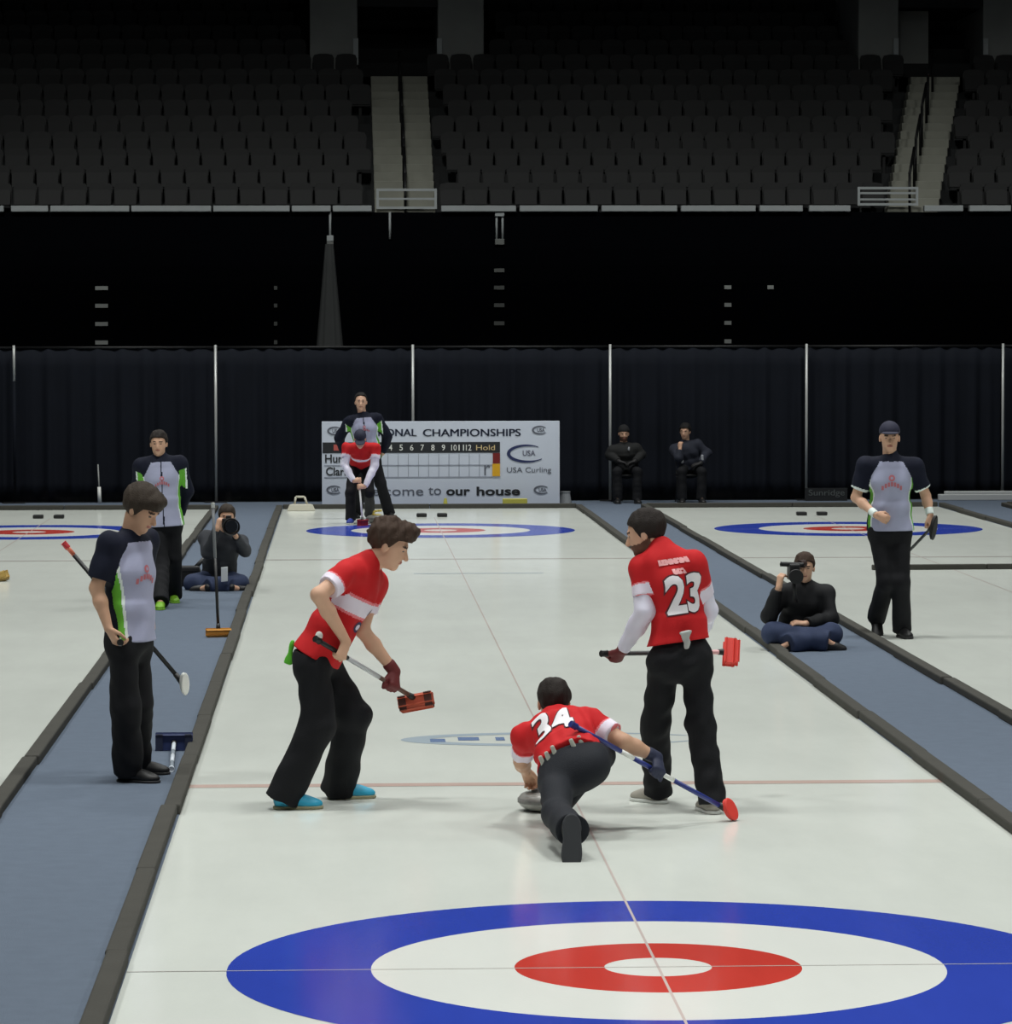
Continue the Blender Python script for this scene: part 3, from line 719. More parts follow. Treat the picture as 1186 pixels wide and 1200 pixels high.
# ================================================================== BROOMS, STONES
def broom(label, A, B, shaft, head_M, ends_M=None, h_long=None, h_norm=None, size=(.095, .032, .026), tip_M=None, grip_M=None, sections=None, group=None, pad_M=None, style='block'):
    """A handle end, B the point where the shaft meets the head"""
    A = np.array(A, float); B = np.array(B, float); ax = nrm(B-A)
    root = empty('curling_broom', B); tag(root, label, 'broom', group)
    L = np.linalg.norm(B-A)
    secs = sections or [(0, 1, shaft)]
    for a, b, M in secs:
        bm = bmesh.new(); tube(bm, A+ax*L*a, A+ax*L*b, .0135, n=14); under(root, bm_obj('shaft', bm, M, smooth=True))
    bm = bmesh.new(); tube(bm, A-ax*.02, A+ax*.02, .017, n=14); under(root, bm_obj('end_cap', bm, tip_M or BLACK, smooth=False, bevel=.003, seg=1))
    bm = bmesh.new(); tube(bm, B-ax*.07, B+ax*.005, .016, .022, n=14); under(root, bm_obj('ferrule', bm, BLACK, smooth=True))
    n = nrm(ax if h_norm is None else h_norm); l = nrm(np.cross(n, [0, 1, 0]) if h_long is None else np.array(h_long, float)); l = nrm(l-n*(l@n)); wv = np.cross(n, l)
    hc = B+n*.01
    bm = bmesh.new()
    if style == 'oval':
        fl = Field().ell(hc, np.array([l, wv, n]), (size[0], size[1], size[2]))
        bm.free(); v, q = fl.mesh(.005); h = mesh_obj('brush_head', v, q, head_M, smooth=True); under(root, h)
    else:
        obox(bm, hc, l, wv, n, size[0], size[1], size[2]); h = bm_obj('brush_head', bm, head_M, bevel=.014, seg=3); under(root, h)
    if style == 'oval':
        fl = Field().ell(hc+n*size[2]*.7, np.array([l, wv, n]), (size[0]*1.04, size[1]*1.06, size[2]*.8)); fl.plane(hc+n*size[2]*1.1, n); v, q = fl.mesh(.005); p = mesh_obj('brush_pad', v, q, pad_M or head_M, smooth=True)
    else:
        bm = bmesh.new(); obox(bm, hc+n*(size[2]+.012), l, wv, n, size[0]*.96, size[1]*.95, .013); p = bm_obj('brush_pad', bm, pad_M or head_M, bevel=.009)
    p.parent = h
    if ends_M:
        for sg in (-1, 1):
            bm = bmesh.new(); obox(bm, hc+l*sg*(size[0]-.012)+n*.006, l, wv, n, .016, size[1]+.004, size[2]+.016); e = bm_obj('end_bumper', bm, ends_M, bevel=.006); e.parent = h
    return root
GRANITE = mat('grey_granite', (150, 150, 146), .35, .25, 40)
GRAN_BAND = mat('granite_band', (120, 120, 118), .8, .2, 60)
def stone(label, c, handle_M, yaw):
    root = empty('curling_stone', c); tag(root, label, 'curling stone')
    bm = bmesh.new(); prof = [(.03, .004), (.065, .0), (.10, .01), (.13, .03), (.142, .05), (.145, .062), (.142, .075), (.128, .095), (.10, .108), (.06, .112), (.0001, .112)]
    lathe(bm, prof, c, 40); under(root, bm_obj('granite_body', bm, GRANITE, smooth=True))
    bm = bmesh.new(); lathe(bm, [(.1435, .048), (.1465, .05), (.1468, .062), (.1465, .074), (.1435, .076)], c, 40); under(root, bm_obj('striking_band', bm, GRAN_BAND, smooth=True))
    bm = bmesh.new(); lathe(bm, [(.07, .110), (.07, .118), (.05, .124), (.0001, .126)], c, 32); d = bm_obj('handle_disc', bm, handle_M, smooth=True); under(root, d)
    f = az(yaw); bm = bmesh.new(); P = [(-.045, .115), (-.05, .145), (-.03, .165), (.02, .172), (.085, .172)]
    for (a, z), (b, z2) in zip(P[:-1], P[1:]):
        tube(bm, np.array(c)+f*a+np.array([0, 0, z]), np.array(c)+f*b+np.array([0, 0, z2]), .015, .015, 12)
    under(root, bm_obj('handle_grip', bm, handle_M, smooth=True))
    return root

# ================================================================== PEOPLE
SKIN = {k: mat('skin_'+k, c, .55, .06, 14, spec=.3) for k, c in dict(light=(204, 162, 136), tan=(190, 150, 124), fair=(214, 172, 146)).items()}
STUB = mat('beard_stubble', (96, 66, 50), .8, .15, 60); LIP = mat('lip', (160, 98, 86), .5)
EYEM = mat('eye_dark', (40, 30, 26), .3); BROW = mat('eyebrow', (58, 42, 32), .8)
HAIR = {k: mat('hair_'+k, c, .75, .25, 30, .6, 160, spec=.3) for k, c in dict(brown=(50, 41, 33), dark=(33, 26, 22), reddish=(60, 44, 34), black=(20, 18, 18)).items()}
RED = mat('jersey_red', (190, 32, 36), .75, .06, 12, .25, 260, spec=.2)
WBAND = mat('jersey_white', (226, 218, 232), .75, .03, 12, .2, 260, spec=.2)
PINK = mat('jersey_pink_trim', (224, 120, 128), .75)
GREY = mat('jersey_grey', (162, 165, 190), .8, .05, 14, .2, 260, spec=.2)
NAVY = mat('jersey_navy', (20, 24, 40), .8, .1, 12, .2, 260, spec=.2)
GREEN = mat('jersey_green', (98, 176, 46), .75, .06, 12)
PIPING = mat('jersey_piping', (222, 232, 228), .7)
TROUS = mat('black_trousers', (17, 18, 22), .8, .12, 10, .3, 180, spec=.25)
TROUS_LIT = mat('black_trousers_lit', (25, 28, 35), .8, .12, 10, .3, 180, spec=.3)  # same black trousers, with the light from above put into a lighter colour
JEANS = mat('denim', (40, 52, 82), .85, .15, 20, .3, 240)
JACKET = mat('black_jacket', (17, 18, 22), .75, .12, 10, .3, 180, spec=.3)
JACKG = mat('dark_grey_jacket', (42, 45, 52), .8, .15, 10, .3, 180)
UNDER = mat('white_undersleeve', (222, 220, 236), .75, .03, 12)
SHOEB = mat('black_shoe', (18, 18, 20), .5, .1, 20); SOLEB = mat('black_sole', (30, 30, 32), .7)
SHOET = mat('turquoise_shoe', (40, 160, 196), .5, .15, 20); SOLEG = mat('gum_sole', (150, 146, 116), .7)
SHOEG = mat('lime_shoe', (120, 176, 40), .5, .1, 20); SHOETAN = mat('pale_shoe', (150, 146, 136), .6, .2, 25); SOLEW = mat('white_sole', (205, 208, 204), .6)
SHOEBL = mat('blue_shoe', (44, 62, 150), .6)
GLOVE_ADDED = mat('added_black_glove', (24, 22, 24), .7); GLOVER = mat('dark_red_glove', (96, 26, 28), .7); GLOVEB = mat('navy_glove', (30, 36, 62), .7)  # black ones added only to darken the seated watchers' hands
CAPN = mat('navy_cap', (28, 30, 52), .8)

def add_hand(f, w, d, palm, side, curl=(25, 30, 20), s=1.0, infl=0.0, thumb_in=.35):
    d = nrm(d); palm = nrm(palm-d*(palm@d)); th = np.cross(d, palm)*side
    f.econe(w, w+d*.085*s, th, (.028*s+infl, .020*s+infl), (.040*s+infl, .015*s+infl), .012)
    for i, (o, L) in enumerate(((.030, .072), (.0105, .080), (-.0095, .075), (-.029, .058))):
        p = w+d*.085*s+th*o*s; ang = 0; r = (.0098-.0008*(i == 3))*s+infl
        for q, frac in enumerate((.45, .31, .26)):
            ang += math.radians(curl[q]); v = d*math.cos(ang)+palm*math.sin(ang)
            p2 = p+v*L*frac*s; f.cone(p, p2, r-q*.0006, r-(q+1)*.0006, .004); p = p2
    p = w+d*.025*s+th*.028*s+palm*.006
    v = nrm(d*.75+th*(.75-thumb_in)+palm*thumb_in); p2 = p+v*.045*s; f.cone(p, p2, .0125*s+infl, .0105*s+infl, .010)
    v = nrm(d*.85+th*(.25-thumb_in)+palm*thumb_in*1.3); f.cone(p2, p2+v*.04*s, .0105*s+infl, .0088*s+infl, .005)
def grip(side, elbow, g, A, thumb_sign, s=1.0, off=.030):
    A = nrm(A); d = g-elbow; d = nrm(d-A*(d@A)); t = A*thumb_sign
    palm = np.cross(t, d)*side
    c = g-palm*off*s; return c-d*.070*s, d, palm

def seg_t(P, a, b):
    ba = b-a; t = ((P-a)@ba)/(ba@ba); return t, np.linalg.norm(P-a-np.clip(t, 0, 1)[:, None]*ba, axis=1)

class Pose: pass
def build_person(label, sp, group=None):
    """sp: joints in metres (numpy), outfit and detail; returns the person's root and useful frames"""
    g = sp.get; s = g('s', 1.0); res = g('res', .008)
    pel, neck, head = sp['pelvis'], sp['neck'], sp['head']
    Up = nrm(neck-pel); TL = np.linalg.norm(neck-pel)
    Rp = nrm(sp['pel_r']) if 'pel_r' in sp else nrm(np.cross(az(sp['pel_az']), [0, 0, 1])); Rp_t = nrm(Rp-Up*(Rp@Up))
    Rc = nrm(sp['chest_r']) if 'chest_r' in sp else nrm(np.cross(az(sp['chest_az']), Up)); Rc = nrm(Rc-Up*(Rc@Up))
    Fc = np.cross(Up, Rc)
    sh_r = sp.get('sh_r'); sh_l = sp.get('sh_l')
    if sh_r is None: sh_r = neck-Up*.055*s+Rc*.185*s
    if sh_l is None: sh_l = neck-Up*.055*s-Rc*.185*s
    hip_r = g('hip_r', pel+Rp*.088*s-Up*.03*s); hip_l = g('hip_l', pel-Rp*.088*s-Up*.03*s)
    waist = pel+Up*TL*.30+g('bend', np.zeros(3)); chest = pel+Up*TL*.66+g('bend', np.zeros(3))*.7
    root = empty('person', (sp['base'][0], sp['base'][1], g('base_z', 0.0)))
    tag(root, label, 'person', group)
    lx, ly = sp['look']; hf = nrm(az(lx)*math.cos(math.radians(ly))+np.array([0, 0, math.sin(math.radians(ly))]))
    hr = nrm(np.cross(hf, [0, 0, 1])); 
    if 'head_r' in sp: hr = nrm(sp['head_r']-hf*(sp['head_r']@hf))
    hu = np.cross(hr, hf); HM = np.array([hr, hf, hu]); hs = s*g('hs', 1.0)
    H = lambda x, y, z: head+(hr*x+hf*y+hu*z)*hs
    # ---- body
    b = Field()
    b.econe(pel-Up*.02*s, waist, Rp_t, (.140*s*g('tw', .95), .095*s), (.125*s*g('tw', .95), .085*s), .05)
    tb = g('tw', .95)*s
    b.econe(waist, chest, nrm(Rp_t+Rc), (.125*tb, .085*s), (.145*tb, .100*s), .05)
    b.econe(chest, neck-Up*.08*s, Rc, (.145*tb, .100*s), (.12*tb, .075*s), .05)
    for S in (sh_r, sh_l): b.cone(neck-Up*.045*s, S, .052*s, .052*s, .05)
    b.cone(neck-Up*.05*s, H(0, -.02, -.06), .060*s, .056*s, .03)
    b.ell(H(0, -.010, .034), HM, np.array((.077, .097, .086))*hs, .03)
    b.ell(H(0, .034, -.032), HM, np.array((.061, .060, .080))*hs, .035)
    b.cone(H(0, .030, -.072), H(0, .066, -.096), .046*hs, .022*hs, .03)
    b.cone(H(-.032, .082, .020), H(.032, .082, .020), .013*hs, .013*hs, .015)
    for e in (-1, 1): b.ell(H(e*.032, .104, .0), HM, np.array((.017, .014, .011))*hs, .010, 's')
    b.cone(H(0, .090, .006), H(0, .110, -.034), .008*hs, .014*hs, .010)
    b.ell(H(0, .090, -.062), HM, np.array((.023, .010, .011))*hs, .008)
    for e in (-1, 1): b.ell(H(e*.078, -.006, -.012), HM, np.array((.010, .019, .031))*hs, .006)
    for sd, S in ((1, sh_r), (-1, sh_l)):
        k = 'r' if sd > 0 else 'l'; E, W = sp['el_'+k], sp['wr_'+k]
        b.cone(S, E, .050*s, .040*s, .03); b.cone(E, E+(W-E)*.35, .040*s, .041*s, .02); b.cone(E+(W-E)*.35, W, .041*s, .026*s, .02)
        hd = sp['hand_'+k]
        if not hd.get('glove'): add_hand(b, W, hd['d'], hd['palm'], sd, hd.get('curl', (25, 30, 20)), s*1.02)
        else: b.econe(W, W+nrm(hd['d'])*.07, np.cross(nrm(hd['d']), hd['palm']), (.024, .014), (.03, .012), .01)
    for k, S in (('r', hip_r), ('l', hip_l)):
        K, A = sp['kn_'+k], sp['an_'+k]
        b.cone(S, K, .070*s, .052*s, .04); b.cone(K, A, .052*s, .036*s, .02); tf = sp['foot_'+k]; b.cone(A, A+nrm(tf[0])*.10*s-nrm(tf[1])*.045*s, .034*s, .026*s, .02)
    stub = g('beard', False)
    def cls(P):
        q = (P-head)@HM.T/hs; x, y, z = np.abs(q[:, 0]), q[:, 1], q[:, 2]; m = np.zeros(len(P), int)
        near = (np.linalg.norm(q, axis=1) < .17)
        if stub: m[near & (z < -.046+.35*np.clip(.03-y, 0, .05)) & (y > -.03) & (z > -.125)] = 1
        m[near & (x < .022) & (z > -.070) & (z < -.055) & (y > .082)] = 2
        m[near & (x > .023) & (x < .041) & (z > -.004) & (z < .005) & (y > .070)] = 3
        m[near & (x > .014) & (x < .048) & (z > .017) & (z < .028) & (y > .066)] = 4
        return m
    body = field_obj('body', b, res, [SKIN[g('skin', 'light')], STUB, LIP, EYEM, BROW], root, cls)
    # ---- hair / cap
    hc = g('hair', 'brown'); hv = g('hair_v', .016)
    if hc:
        h = Field(); h.ell(H(0, -.014, .040), HM, (np.array((.077, .097, .086))+hv)*hs, .02)
        if g('fringe', 0): h.ell(H(0, .075, .085), HM, np.array((.062, .045, .030+.3*g('fringe')))*hs, .03)
        if g('quiff', 0): h.ell(H(.0, .072, .112), HM, np.array((.05, .045, .018+.3*g('quiff')))*hs, .03)
        ys, zs = (-.14, -.085, -.03, .015, .045, .075, .14), g('hairline', (-.075, -.065, -.035, -.010, .045, .062, .066))
        h.cut(lambda P: np.interp(((P-head)@hf)/hs, ys, zs)*hs-((P-head)@hu))
        h.wrinkle(g('hair_rough', .0035), 70, 3, (1.3, .5, .8))
        field_obj('hair', h, min(res, .008), HAIR[hc], root)
    if g('cap'):
        CM = g('cap'); h = Field(); h.ell(H(0, -.010, .045), HM, np.array((.088, .108, .092))*hs, .02)
        h.cut(lambda P: (.035*hs+((P-head)@hf)*.15-((P-head)@hu)))
        cp = field_obj('cap', h, min(res, .008), CM, root)
        br = Field(); br.ell(H(0, .115, .048), HM, np.array((.075, .085, .010))*hs, .01)
        br.plane(H(0, .055, .05), -hf); o = field_obj('brim', br, .006, CM, None); o.parent = cp
        if g('cap_logo'):
            bm = bmesh.new(); c = H(0, .106, .075); bmesh.ops.create_circle(bm, cap_ends=True, radius=.022, segments=16); o = shape_decal('cap_emblem', bm, cp, c, hr, hu, WBAND, cp, .003)
    if g('beanie'):
        h = Field(); h.ell(H(0, -.012, .045), HM, np.array((.090, .110, .098))*hs, .02); h.cut(lambda P: (.02*hs-((P-head)@hu)+((P-head)@hf)*.25))
        field_obj('knit_hat', h, min(res, .008), g('beanie'), root)
    # ---- upper garment
    e = g('loose', .020); hem = g('hem', .06); tw = g('tw', .95)*s
    t = Field()
    t.econe(neck-Up*.085*s, chest, Rc, (.140*tw+e, .085*s+e), (.155*tw+e, .108*s+e), .05)
    t.econe(chest, waist, nrm(Rp_t+Rc), (.155*tw+e, .108*s+e), (.142*tw+e, .100*s+e), .05)
    t.econe(waist, pel-Up*(hem+.05), Rp_t, (.142*tw+e, .100*s+e), (.172*s+e, .124*s+e), .05, cap=.05)
    for S in (sh_r, sh_l): t.cone(neck-Up*.045*s, S, .052*s+e*.7, .056*s+e*.7, .05)
    t.cone(neck-Up*.04*s, neck+Up*.012*s+(H(0, -.02, -.06)-neck)*.12, .066*s, .064*s, .03)
    SL = g('sleeve', .72)
    for k, S in (('r', sh_r), ('l', sh_l)):
        E, W = sp['el_'+k], sp['wr_'+k]
        if SL <= 1: t.cone(S, S+(E-S)*SL, .058*s+e*.6, .056*s+e*.6, .035, flat=True)
        else:
            t.cone(S, E, .060*s+e*.5, .050*s+e*.5, .035); t.cone(E, E+(W-E)*.93, .050*s+e*.5, .038*s+e*.3, .02, flat=True)
    t.plane(pel-Up*hem, -Up-g('hem_tilt', 0*Up))
    t.wrinkle(g('wr', .007), 26, g('seed', 1))
    style = g('style', 'red')
    def tcls(P):
        n = len(P); m = np.zeros(n, int)
        v = (P-pel)@Up; f = np.clip(v/TL, 0, 1)[:, None]; R = Rp_t*(1-f)+Rc*f; Fv = np.cross(Up, R)
        rel = P-pel; u = (rel*R).sum(1); wv = (rel*Fv).sum(1); th = np.degrees(np.arctan2(wv, np.abs(u)*.72))
        sleeve = np.zeros(n, bool); ta = np.zeros(n)
        for k, S in (('r', sh_r), ('l', sh_l)):
            E, W = sp['el_'+k], sp['wr_'+k]
            tt, dd = seg_t(P, S, E); ok = (dd < .092*s) & (tt > .10) & ((np.abs(u) > (.168 if style != 'red' else .145)*s*g('tw', .95)/.95) | (tt > .5))
            if SL > 1:
                t2, d2 = seg_t(P, E, W); ok2 = (d2 < .08*s) & (t2 > .0); sleeve |= ok2; ta = np.where(ok2, 1.5, ta)
            sleeve |= ok; ta = np.where(ok & (ta < 1), tt, ta)
        if style == 'red':            # 0 red 1 white 2 pink
            m[sleeve & (ta > .40) & (ta < .66)] = 1; m[sleeve & ((np.abs(ta-.39) < .02) | (np.abs(ta-.68) < .02))] = 2
            if g('chest_band', True):
                q = (v > TL*.50) & (v < TL*.66) & ~sleeve & (th > -12); m[q] = 1
                q = ((np.abs(v-TL*.49) < .008) | (np.abs(v-TL*.67) < .008)) & ~sleeve & (th > -12); m[q] = 2
        elif style == 'grey':         # 0 grey 1 navy 2 green 3 piping
            m[sleeve] = 1
            rag = (v > TL*.60) & (np.abs(u) > (.178-.55*np.clip(v-TL*.70, 0, 1))*s) & ~sleeve; m[rag] = 1
            m[(v > TL*.955) & ~sleeve] = 1
            sd = (v < TL*.72) & ~sleeve
            g0 = 12-26*np.clip((v+hem)/(TL*.72), 0, 1); m[sd & (th < 30) & (th > 23)] = 3; m[sd & (th <= 23) & (th > g0)] = 2; m[sd & (th <= g0)] = 1; m[~sleeve & (th < -16)] = 1
            m[sleeve & (ta > SL-.07) & (SL < 1) & (wv > -.02)] = 3 if g('cuff_piping') else 1
            if SL > 1:
                fr = sleeve & (ta > .15) & (ta < 1.02) & (wv > .01) ; m[fr & (np.abs(u) < .235*s)] = 2; m[fr & (np.abs(u) >= .235*s) & (np.abs(u) < .25*s)] = 3
                m[(np.abs(u) < .007) & (wv > 0) & ~sleeve] = 1
        return m
    pal = {'red': [RED, WBAND, PINK], 'grey': [GREY, NAVY, GREEN, PIPING], 'plain': [g('coat', JACKET)]}[style]
    top = field_obj(g('top_name', 'jersey'), t, res, pal, root, tcls if style != 'plain' else None)
    # ---- trousers
    tm = g('trousers', TROUS); p = Field(); wd = g('leg_w', 1.0)
    kmid = (sp['kn_r']+sp['kn_l'])/2; Pu = nrm(Up*.5+nrm(pel-kmid)*g('pel_mix', .5)); Rq = nrm(Rp-Pu*(Rp@Pu))
    p.econe(pel-Pu*.045*s, pel+Pu*.09*s, Rq, (.156*s, .114*s), (.140*s, .100*s), .04)
    for k, S in (('r', hip_r), ('l', hip_l)):
        K, A = sp['kn_'+k], sp['an_'+k]
        p.cone(S, K, .088*s, .075*s*wd, .05); p.cone(K, A+nrm(A-K)*g('cuff', .035), .075*s*wd, .079*s*wd, .03, flat=True)
    Fq = np.cross(Pu, Rq); p.ell(pel-Pu*.06*s-Fq*.05*s, np.array([Rq, Fq, Pu]), np.array((.14, .085, .11))*s, .05)
    p.cone(hip_r-Pu*.05*s, hip_l-Pu*.05*s, .088*s, .088*s, .05)
    wp0 = (pel+Pu*(g('over', .05)-min(hem, .04))).astype(np.float32); Pf = Pu.astype(np.float32)
    def waist_cut(P):
        d = (P-wp0)@Pf; lat = np.linalg.norm(P-wp0-d[:, None]*Pf, axis=1)
        return np.where((lat < .24*s) & (d > -.02), d, -1)
    p.cut(waist_cut); p.wrinkle(g('pwr', .0055 if res < .0075 else .004), 24, g('seed', 1)+20, (1, 1, .8))
    p.cut(lambda P: .006-P[:, 2])
    tr = field_obj('trousers', p, res*1.1, tm, root)
    # ---- undersleeves
    if g('undersleeve'):
        for k, S in (('r', sh_r), ('l', sh_l)):
            E, W = sp['el_'+k], sp['wr_'+k]; u_ = Field(); u_.cone(S+(E-S)*.45, E, .060*s, .057*s, .02); u_.cone(E, E+(W-E)*.4, .057*s, .052*s, .02); u_.cone(E+(W-E)*.35, E+(W-E)*.98, .053*s, .038*s, .02, flat=True); u_.wrinkle(.003, 40, 5)
            field_obj('undersleeve', u_, res, UNDER, root)
    # ---- gloves
    for sd, k in ((1, 'r'), (-1, 'l')):
        hd = sp['hand_'+k]
        if hd.get('glove'):
            f = Field(); add_hand(f, sp['wr_'+k], hd['d'], hd['palm'], sd, hd.get('curl', (25, 30, 20)), s*1.05, .003); E = sp['el_'+k]; W = sp['wr_'+k]
            f.cone(W, W+nrm(E-W)*.05, .034*s, .037*s, .01); field_obj('glove', f, min(res, .008), hd['glove'], root)
    # ---- shoes
    for k in ('r', 'l'):
        A = sp['an_'+k]; ff, fu = nrm(sp['foot_'+k][0]), nrm(sp['foot_'+k][1]); fu = nrm(fu-ff*(fu@ff)); fr = np.cross(ff, fu); M = np.array([fr, ff, fu])
        def K(x, y, z): return A+(fr*x+ff*y+fu*z)*s
        sg = 1 if k == 'r' else -1
        f = Field(); f.ell(K(0, -.015, -.040), M, np.array((.040, .052, .052))*s, .03); f.ell(K(0, .06, -.045), M, np.array((.043, .085, .042))*s, .03); f.ell(K(sg*.006, .135, -.060), M, np.array((.047, .066, .034))*s, .03)
        f.cone(K(0, -.012, .01), K(0, -.005, -.03), .043*s, .045*s, .03); f.plane(K(0, 0, -.070), -fu)
        so = field_obj('shoe', f, min(res, .008), g('shoe', SHOEB), root)
        f = Field(); f.ell(K(0, -.015, -.075), M, np.array((.045, .056, .05))*s, .03); f.ell(K(0, .06, -.075), M, np.array((.045, .09, .04))*s, .03); f.ell(K(sg*.006, .135, -.075), M, np.array((.051, .071, .034))*s, .03)
        f.plane(K(0, 0, -.088), -fu); f.plane(K(0, 0, -.068), fu)
        o = field_obj('sole', f, .006, g('sole', SOLEB), None); o.parent = so
    r = Pose(); r.root, r.top, r.body, r.trousers = root, top, body, tr
    r.Up, r.Rc, r.Fc, r.Rp, r.pel, r.neck, r.TL, r.chest, r.s, r.H, r.hf, r.hr, r.hu, r.Rpt = Up, Rc, Fc, Rp, pel, neck, TL, chest, s, H, hf, hr, hu, Rp_t
    return r
UPV = np.array([0, 0, 1.0])
def foot_on(px, py, toe_az, s=1.0):           # ankle over a point on the floor; toe direction, up
    q = G(px, py); return np.array([q[0], q[1], .088*s]), (az(toe_az), UPV)
def bone(parent, px, py, L, far):             # the joint seen at a pixel that lies one bone length from its parent
    d = ray(px, py); d = d/np.linalg.norm(d); o = CAM-parent; bq = o@d; c = o@o-L*L; D = bq*bq-c
    t = -bq if D < 0 else (-bq+math.sqrt(D) if far else -bq-math.sqrt(D))
    return CAM+d*t
def club_emblem(r, c_v, width, with_word=True):
    """red club mark on the chest: a small crest over an arched word"""
    c = r.pel+r.Up*c_v
    M = mat('emblem_red', (188, 108, 116), .7)
    bm = bmesh.new(); k = width/.16
    bmesh.ops.create_circle(bm, cap_ends=True, radius=.024*k, segments=14, matrix=Matrix.Translation((0, .045*k, 0)))
    shape_decal('crest', bm, r.top, c, -r.Rc, r.Up, M, r.top, .004)
    bm = bmesh.new(); bmesh.ops.create_circle(bm, cap_ends=True, radius=.010*k, segments=10, matrix=Matrix.Translation((0, .045*k, 0))); shape_decal('crest_centre', bm, r.top, c, -r.Rc, r.Up, GREY, r.top, .006)
    bm = bmesh.new(); n = 7
    for i in range(n):
        x = (i-(n-1)/2)*.0225*k; y = .0-.028*k*abs(2*(i-(n-1)/2)/(n-1))**2; h = .016*k
        a = [bm.verts.new((x+dx*.008*k, y+dy*h, 0)) for dx, dy in ((-1, -1), (1, -1), (1, 1), (-1, 1))]; bm.faces.new(a)
    shape_decal('arched_word', bm, r.top, c, -r.Rc, r.Up, M, r.top, .004)

# ------------------------------------------------------------------ 1 man in grey jersey on the walkway
def relaxed(d, palm, curl=(20, 30, 20), glove=None): return dict(d=np.array(d, float), palm=np.array(palm, float), curl=curl, glove=glove)
Y0 = 6.62
an_r, f_r = foot_on(150, 917, 108, 1.02); an_l, f_l = foot_on(160, 908, 98, 1.02)
bA, bB = U(77, 639, Y0+.34), U(214, 800, Y0+.30)
el_l = U(168, 692, Y0+.30); gL = bA+(bB-bA)*((166-77)/(214-77)); wl, dl, pl = grip(-1, el_l, gL, bB-bA, 1)
el_r = U(113, 689, Y0-.16)
wr_r = U(127, 736, Y0-.20)
P1 = build_person('man in grey jersey with navy sleeves looking down on the carpet walkway', dict(
    s=1.02, res=.0068, base=an_r, pelvis=U(152, 742, Y0), neck=U(151, 629, Y0), head=U(166, 596, Y0-.04), look=(118, -30), pel_az=112, chest_az=132, hs=1.06,
    sh_r=U(130, 638, Y0-.14), sh_l=U(172, 634, Y0+.15), el_r=el_r, wr_r=wr_r, hand_r=relaxed(U(140, 760, Y0-.22)-wr_r, [.9, .5, .2], (35, 45, 30)),
    el_l=el_l, wr_l=wl, hand_l=dict(d=dl, palm=pl, curl=(70, 80, 60)), kn_r=U(147, 828, Y0-.08), kn_l=U(162, 826, Y0+.10), an_r=an_r, an_l=an_l, foot_r=f_r, foot_l=f_l,
    style='grey', hair='brown', fringe=.05, hair_v=.022, hairline=(-.10, -.09, -.055, -.03, .025, .036, .04), hem=.045, seed=2, sleeve=.80, loose=.024, leg_w=1.14, skin='tan', shoe=SHOEB))
club_emblem(P1, P1.TL*.60, .16)
broom('curling broom with red tip and white head held behind the man in the grey jersey', bA, bB, BLACK, WHITE, h_long=(.55, .1, -.9), h_norm=(.75, -.55, -.35), size=(.085, .034, .016), tip_M=mat('red_tip', (190, 40, 48), .5), style='oval', sections=[(0, .07, mat('orange_band', (226, 120, 90), .5)), (.07, 1, BLACK)], pad_M=WHITE)
wp = P1.body; c = U(141, 753, Y0-.27)
sw = empty('stopwatch', c); tag(sw, 'small black stopwatch in the hand of the man in grey jersey', 'stopwatch')
bm = bmesh.new(); tube(bm, c+np.array([0, -.008, 0]), c+np.array([0, .008, 0]), .020, n=20); under(sw, bm_obj('watch_case', bm, BLACK, bevel=.003, seg=1))
bm = bmesh.new(); tube(bm, c+np.array([0, 0, .019]), c+np.array([0, 0, .029]), .006, n=10); under(sw, bm_obj('watch_button', bm, STEEL))

# ------------------------------------------------------------------ 2 man in grey jacket walking up the walkway
Y0 = 21.2
an_r, f_r = foot_on(188, 714, 178); an_l, f_l = foot_on(204, 706, 176)
P2 = build_person('man in grey and navy zip jacket with lime green shoes walking up the walkway', dict(
    s=1.0, res=.010, base=(an_r+an_l)/2, pelvis=U(192, 606, Y0), neck=U(188, 538, Y0), head=U(186, 519.5, Y0-.02), look=(184, -2), pel_az=178, chest_az=176,
    el_r=U(160, 576, Y0+.10), wr_r=U(172, 602, Y0+.20), hand_r=relaxed([.9, .1, -.3], [0, 1, 0]), el_l=U(220, 576, Y0+.08), wr_l=U(210, 604, Y0+.16), hand_l=relaxed([-.8, .3, -.4], [0, 1, 0]),
    kn_r=U(189, 660, Y0-.14), kn_l=U(204, 654, Y0+.02), an_r=an_r, an_l=an_l, foot_r=f_r, foot_l=f_l, style='grey', sleeve=2, top_name='jacket', hem=.09, loose=.030, hair='dark', hair_v=.012, seed=4, shoe=SHOEG, sole=SHOEG, skin='light', leg_w=1.05))
club_emblem(P2, P2.TL*.60, .15)

